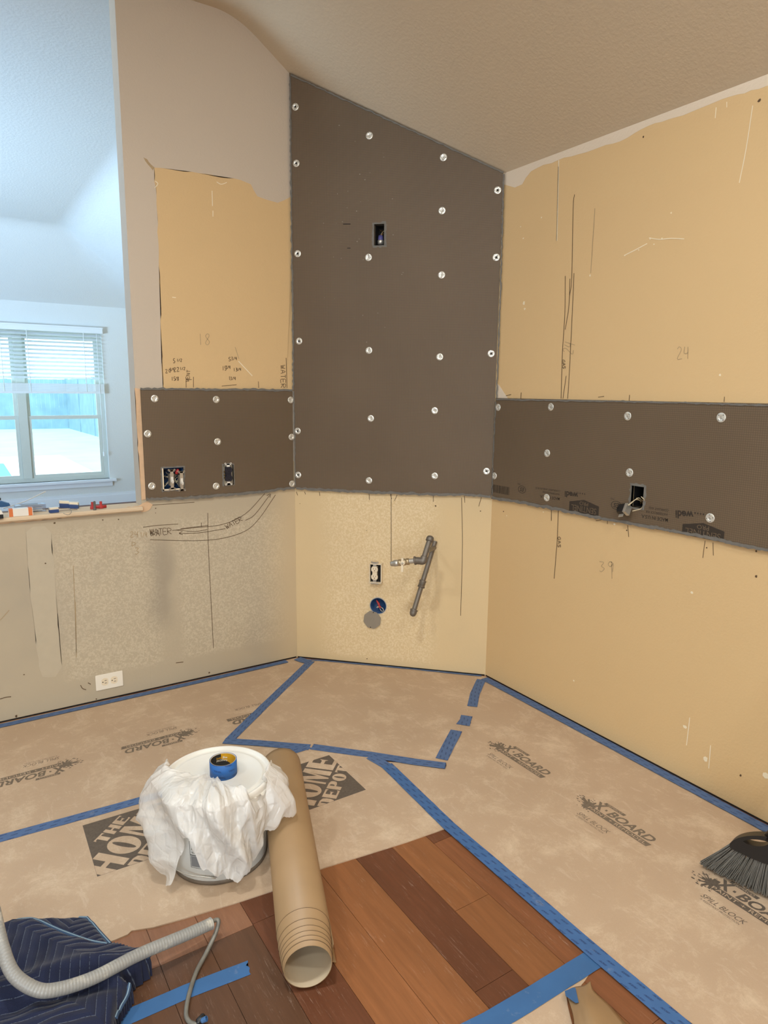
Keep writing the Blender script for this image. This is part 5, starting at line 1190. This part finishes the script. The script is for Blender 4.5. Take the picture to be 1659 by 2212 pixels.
tube(bm, smooth_path(tp, 8), .0052, 10, uvl=True); put(link('inner_cable', bm, flat('dusty_metal_cable', (128, 124, 114), .5, .3, var=.3, sc=60), smooth=True), cdt)
t = thing('wire_nut', 'tiny black and blue wire connector at the bottom edge by the cable end', 'wire nut', fl(434, 2208))
bm = bmesh.new(); lathe(bm, [(.003, 0), (.007, .004), (.008, .02), (.0055, .022)], 10, axisframe(fl(424, 2211, .010), (1, .3, .1))); put(link('cap', bm, M['black'], smooth=True), t)
bm = bmesh.new(); lathe(bm, [(.003, 0), (.0055, .003), (.006, .014)], 10, axisframe(fl(434, 2206, .014), (1, -.5, .5))); put(link('blue_skirt', bm, M['tape2']), t)

# ---------------------------------------------------------------- broom
T0, T1 = fl(1520, 1872, .004), fl(1672, 1944, .004); dT = (T1-T0); dT.z = 0; dT.normalize()
Ku = fl(1585, 1820, .115); Uv = (Ku-T0); Uv = Uv - dT*Uv.dot(dT); Uv.normalize(); Nv = dT.cross(Uv).normalized()
if Nv.dot(CAM-T0) < 0: Nv = -Nv
def bp(px, py, off=0.0):
    d = ray(px, py); P0 = T0+Nv*off; t_ = (P0-CAM).dot(Nv)/d.dot(Nv); return CAM+d*t_
def bl(px, py): q = bp(px, py)-T0; return q.dot(dT), q.dot(Uv)
br = thing('broom', 'black angled broom with grey bristles resting near the right wall', 'broom', T0)
P2 = lambda a, b, o=0.0: T0 + dT*a + Uv*b + Nv*o
BWd = (T1-T0).length*1.75
kL = bl(1583, 1822); kR = bl(1659, 1842); 
capw = BWd-2*(kL[0]) if BWd-2*kL[0] > .15 else .22
rr = random.Random(8); bm = bmesh.new(); NB = 1500
slope = (kR[1]-kL[1])/(kR[0]-kL[0])
for i in range(NB):
    f = rr.random(); lay = rr.uniform(-.014, .014); q0 = kL[0] + f*capw; z0 = kL[1] + slope*f*capw*.6 + .004
    q1 = -.006 + f*(BWd+.01); z1 = rr.uniform(.0, .016) + lay*.4
    f2 = round(f*22)/22; q0 = q0*.5 + (kL[0]+f2*capw)*.5
    a, b = P2(q0, z0, lay*.7), P2(q1, z1, lay*1.3)
    m_ = a.lerp(b, .55) + dT*(.004*(rr.random()-.5)) + Nv*.002
    if b.z < .003: b.z = .003
    tube(bm, [a, m_, b + dT*.003*(rr.random()-.5)], [.0011, .0010, .0012], 4)
bb = put(link('bristles', bm, M['bristle']), br); bb['kind'] = 'stuff'
bm = bmesh.new(); cp_ = [(kL[0]-.006, kL[1]-.004)]
capout = [(0, -.008), (-.004, .004), (.010, .024), (.035, .042), (.07, .056), (.105, .062), (capw*.5, .066), (capw-.06, .055), (capw-.02, .034), (capw+.004, .004), (capw, -.008), (capw*.75, -.016), (capw*.5, -.019), (capw*.25, -.016)]
hole = [(.028, .024), (.045, .036), (.070, .044), (.092, .044), (.080, .030), (.060, .022), (.040, .020)]
def capP(a, b, o): return P2(kL[0]+a, kL[1]+b+slope*a*.6, o)
import mathutils.geometry as mg
def with_hole(bm, out_, ho, o0, o1):
    tri = mg.tessellate_polygon([[V((a, b, 0)) for a, b in out_], [V((a, b, 0)) for a, b in ho]]); allp = list(out_)+list(ho)
    A_ = [bm.verts.new(capP(a, b, o0)) for a, b in allp]; B_ = [bm.verts.new(capP(a, b, o1)) for a, b in allp]
    for t3 in tri: bm.faces.new([A_[k] for k in t3]); bm.faces.new([B_[k] for k in reversed(t3)])
    for s, n in ((0, len(out_)), (len(out_), len(ho))):
        for k in range(n): bm.faces.new((A_[s+k], A_[s+(k+1) % n], B_[s+(k+1) % n], B_[s+k]))
with_hole(bm, [(q.x, q.y) for q in smooth_path([V((a, b, 0)) for a, b in capout+[capout[0]]], 4)[:-1]], [(q.x, q.y) for q in smooth_path([V((a, b, 0)) for a, b in hole+[hole[0]]], 4)[:-1]], -.016, .016)
bmesh.ops.bevel(bm, geom=[e for e in bm.edges if len(e.link_faces) == 2 and e.calc_face_angle(0) > 1.2], offset=.003, segments=2, affect='EDGES')
put(link('broom_head', bm, M['black']), br)
bm = bmesh.new(); h0 = capP(capw*.5, .055, 0); hd = (WR.pt(-(h0.y-.05), .62, .02)-h0).normalized(); hd = (Uv*.95+dT*.3).normalized()
L_ = (XR-.03-h0.x)/max(hd.x, .05); tube(bm, [h0, h0+hd*min(L_, 1.2)], .0125, 14); put(link('handle', bm, M['black'], smooth=True), br)
bm = bmesh.new(); tube(bm, [h0-hd*.01, h0+hd*.05], [.020, .016], 14); put(link('handle_socket', bm, M['black'], smooth=True), br)

# ---------------------------------------------------------------- clutter on the half-wall ledge
ZL = .862
def ontop(name, label, cat, x, y): p = fl(x, y, ZL); return thing(name, label, cat, p), p
def bx3(P, X, Y, sx, sy, sz, mat, par, name, z0=0.0):
    bm = bmesh.new(); quadbox(bm, P+V((0, 0, z0))-X*sx/2, X*sx, Y*sy, V((0, 0, sz))); return put(link(name, bm, mat), par)
EX, EY = V((1, 0, 0)), V((0, 1, 0))
t, p = ontop('cable_connector', 'red plastic connectors with two upright prongs on the ledge', 'connector', 210, 1100)
for dx in (-.016, .018):
    bm = bmesh.new(); lathe(bm, [(.010, 0), (.010, .008), (.0055, .014), (.0055, .030), (.0005, .030)], 14, Matrix.Translation(p+V((dx, .012, .001)))); put(link('prong', bm, M['redcap']), t)
bm = bmesh.new(); tube(bm, [p+V((-.024, .014, .0075)), p+V((.04, .014, .0075))], .0065, 10); put(link('barrel', bm, M['redcap'], smooth=True), t)
t, p = ontop('screw_anchor', 'small dark grey peg standing in front of the red connectors', 'peg', 205, 1102)
bm = bmesh.new(); lathe(bm, [(.0065, 0), (.0065, .006), (.005, .008), (.005, .036), (.003, .039), (.0005, .039)], 14, Matrix.Translation(p)); put(link('peg_body', bm, M['grey_pl'] if False else flat('dark_grey_peg', (96, 94, 90), .5)), t)
def recbox(x, y, label, rot, sx=.040, sy=.026, sz=.020, w1='navy', w2='cream_pl', tilt=0):
    t, p = ontop('receptacle', label, 'outlet', x, y); X = V((math.cos(rot), math.sin(rot), tilt)); Y = V((-math.sin(rot), math.cos(rot), 0))
    bx3(p, X, Y, sx, sy, sz*.62, M[w1], t, 'blue_body', .0008); bx3(p+V((0, 0, sz*.62)), X, Y, sx*.96, sy*.9, sz*.30, M[w2], t, 'white_face', .001); bx3(p-Y*.001+X*.0, X, Y, sx*1.15, sy*.3, .002, M['lightgrey'], t, 'yoke', sz*.62)
    return t
recbox(118, 1108, 'small blue outlet body with white face at the front of the ledge', .1, .034, .024, .022)
recbox(140, 1098, 'blue and white outlet lying behind its twin, left of the red connectors', -.1, .040, .028, .032, tilt=-.12); recbox(160, 1099, 'blue and white outlet nearest the red connectors', -.3, .034, .028, .028, tilt=-.1)
t, p = ontop('wire_scrap', 'short curled wire scrap hanging at the ledge front below the outlets', 'wire', 150, 1108)
bm = bmesh.new(); tube(bm, smooth_path([fl(137, 1109, ZL+.003), fl(147, 1112, ZL+.003), fl(154, 1107, ZL+.006), fl(153, 1101, ZL+.014), fl(148, 1098, ZL+.01)], 6), .0012, 6); put(link('wire', bm, M['grey_pl']), t)
t, p = ontop('plastic_bag', 'clear plastic packet with grey papers on the ledge', 'packet', 68, 1108)
bx3(p+V((0, .012, 0)), EX, EY, .115, .05, .030, M['clear'], t, 'clear_wrapper', .001); bx3(p+V((0.0, .014, 0)), EX, EY, .100, .04, .0015, M['lightgrey'], t, 'paper_card', .028); bx3(p+V((-.004, .016, 0)), EX, EY, .098, .038, .002, M['white'], t, 'leaflet', .006); bx3(p+V((.0, .016, 0)), EX, EY, .094, .038, .0015, M['white'], t, 'leaflet', .017)
t, p = ontop('carton', 'small orange and white carton at the front of the ledge', 'carton', 46, 1115)
bx3(p, EX, EY, .086, .030, .030, M['white'], t, 'carton_body', .0006)
for dx in (-.0355, .034): bx3(p+V((dx, -.0006, 0)), EX, EY, .014, .031, .0304, M['orange'], t, 'orange_end', .0005)
t, p = ontop('plastic_strip', 'long thin white strip leaning up from the ledge packets', 'strip', 12, 1100)
bm = bmesh.new(); a, b = fl(8, 1098, ZL+.006), None; b = a + V((.175, .02, .0)); b = WL.px(98, 1062, -.02); m_ = a.lerp(b, .5)+V((0, 0, -.006)); tube(bm, smooth_path([a, m_, b], 8), .0035, 8, flat_=.5); put(link('strip', bm, M['white']), t)
t, p = ontop('packet', 'bright blue wrapper at the left edge of the ledge', 'wrapper', 8, 1096)
bm = bmesh.new(); prism(bm, [p+V(v) for v in ((-.08, .01, 0), (.028, .01, 0), (.024, .01, .012), (-.004, .01, .024), (-.08, .01, .034))], V((0, .03, 0))); put(link('wrapper', bm, M['tape2']), t)
bx3(p+V((-.016, .012, .03)), EX, EY, .018, .01, .010, M['black'], t, 'black_clip', .0)
t, p = ontop('tool_case', 'black and white plastic case cut off at the left frame edge of the ledge', 'case', -16, 1122)
bm = bmesh.new(); quadbox(bm, p+V((-.06, 0, .0006)), V((.098, 0, 0)), V((0, .04, 0)), V((0, 0, .016))); put(link('case_base', bm, M['black']), t)
bm = bmesh.new(); prism(bm, [p+V(v) for v in ((-.06, .0, .017), (.038, 0, .017), (.034, 0, .030), (.014, 0, .048), (-.06, 0, .048))], V((0, .038, 0))); put(link('case_lid', bm, M['white']), t)
t, p = ontop('metal_strip', 'flat grey metal strip under the blue and white outlets', 'strip', 140, 1104)
bx3(p+V((.0, .004, 0)), EX, EY, .10, .008, .003, M['grey_pl'], t, 'strip', .0)
bpy.context.view_layer.update()
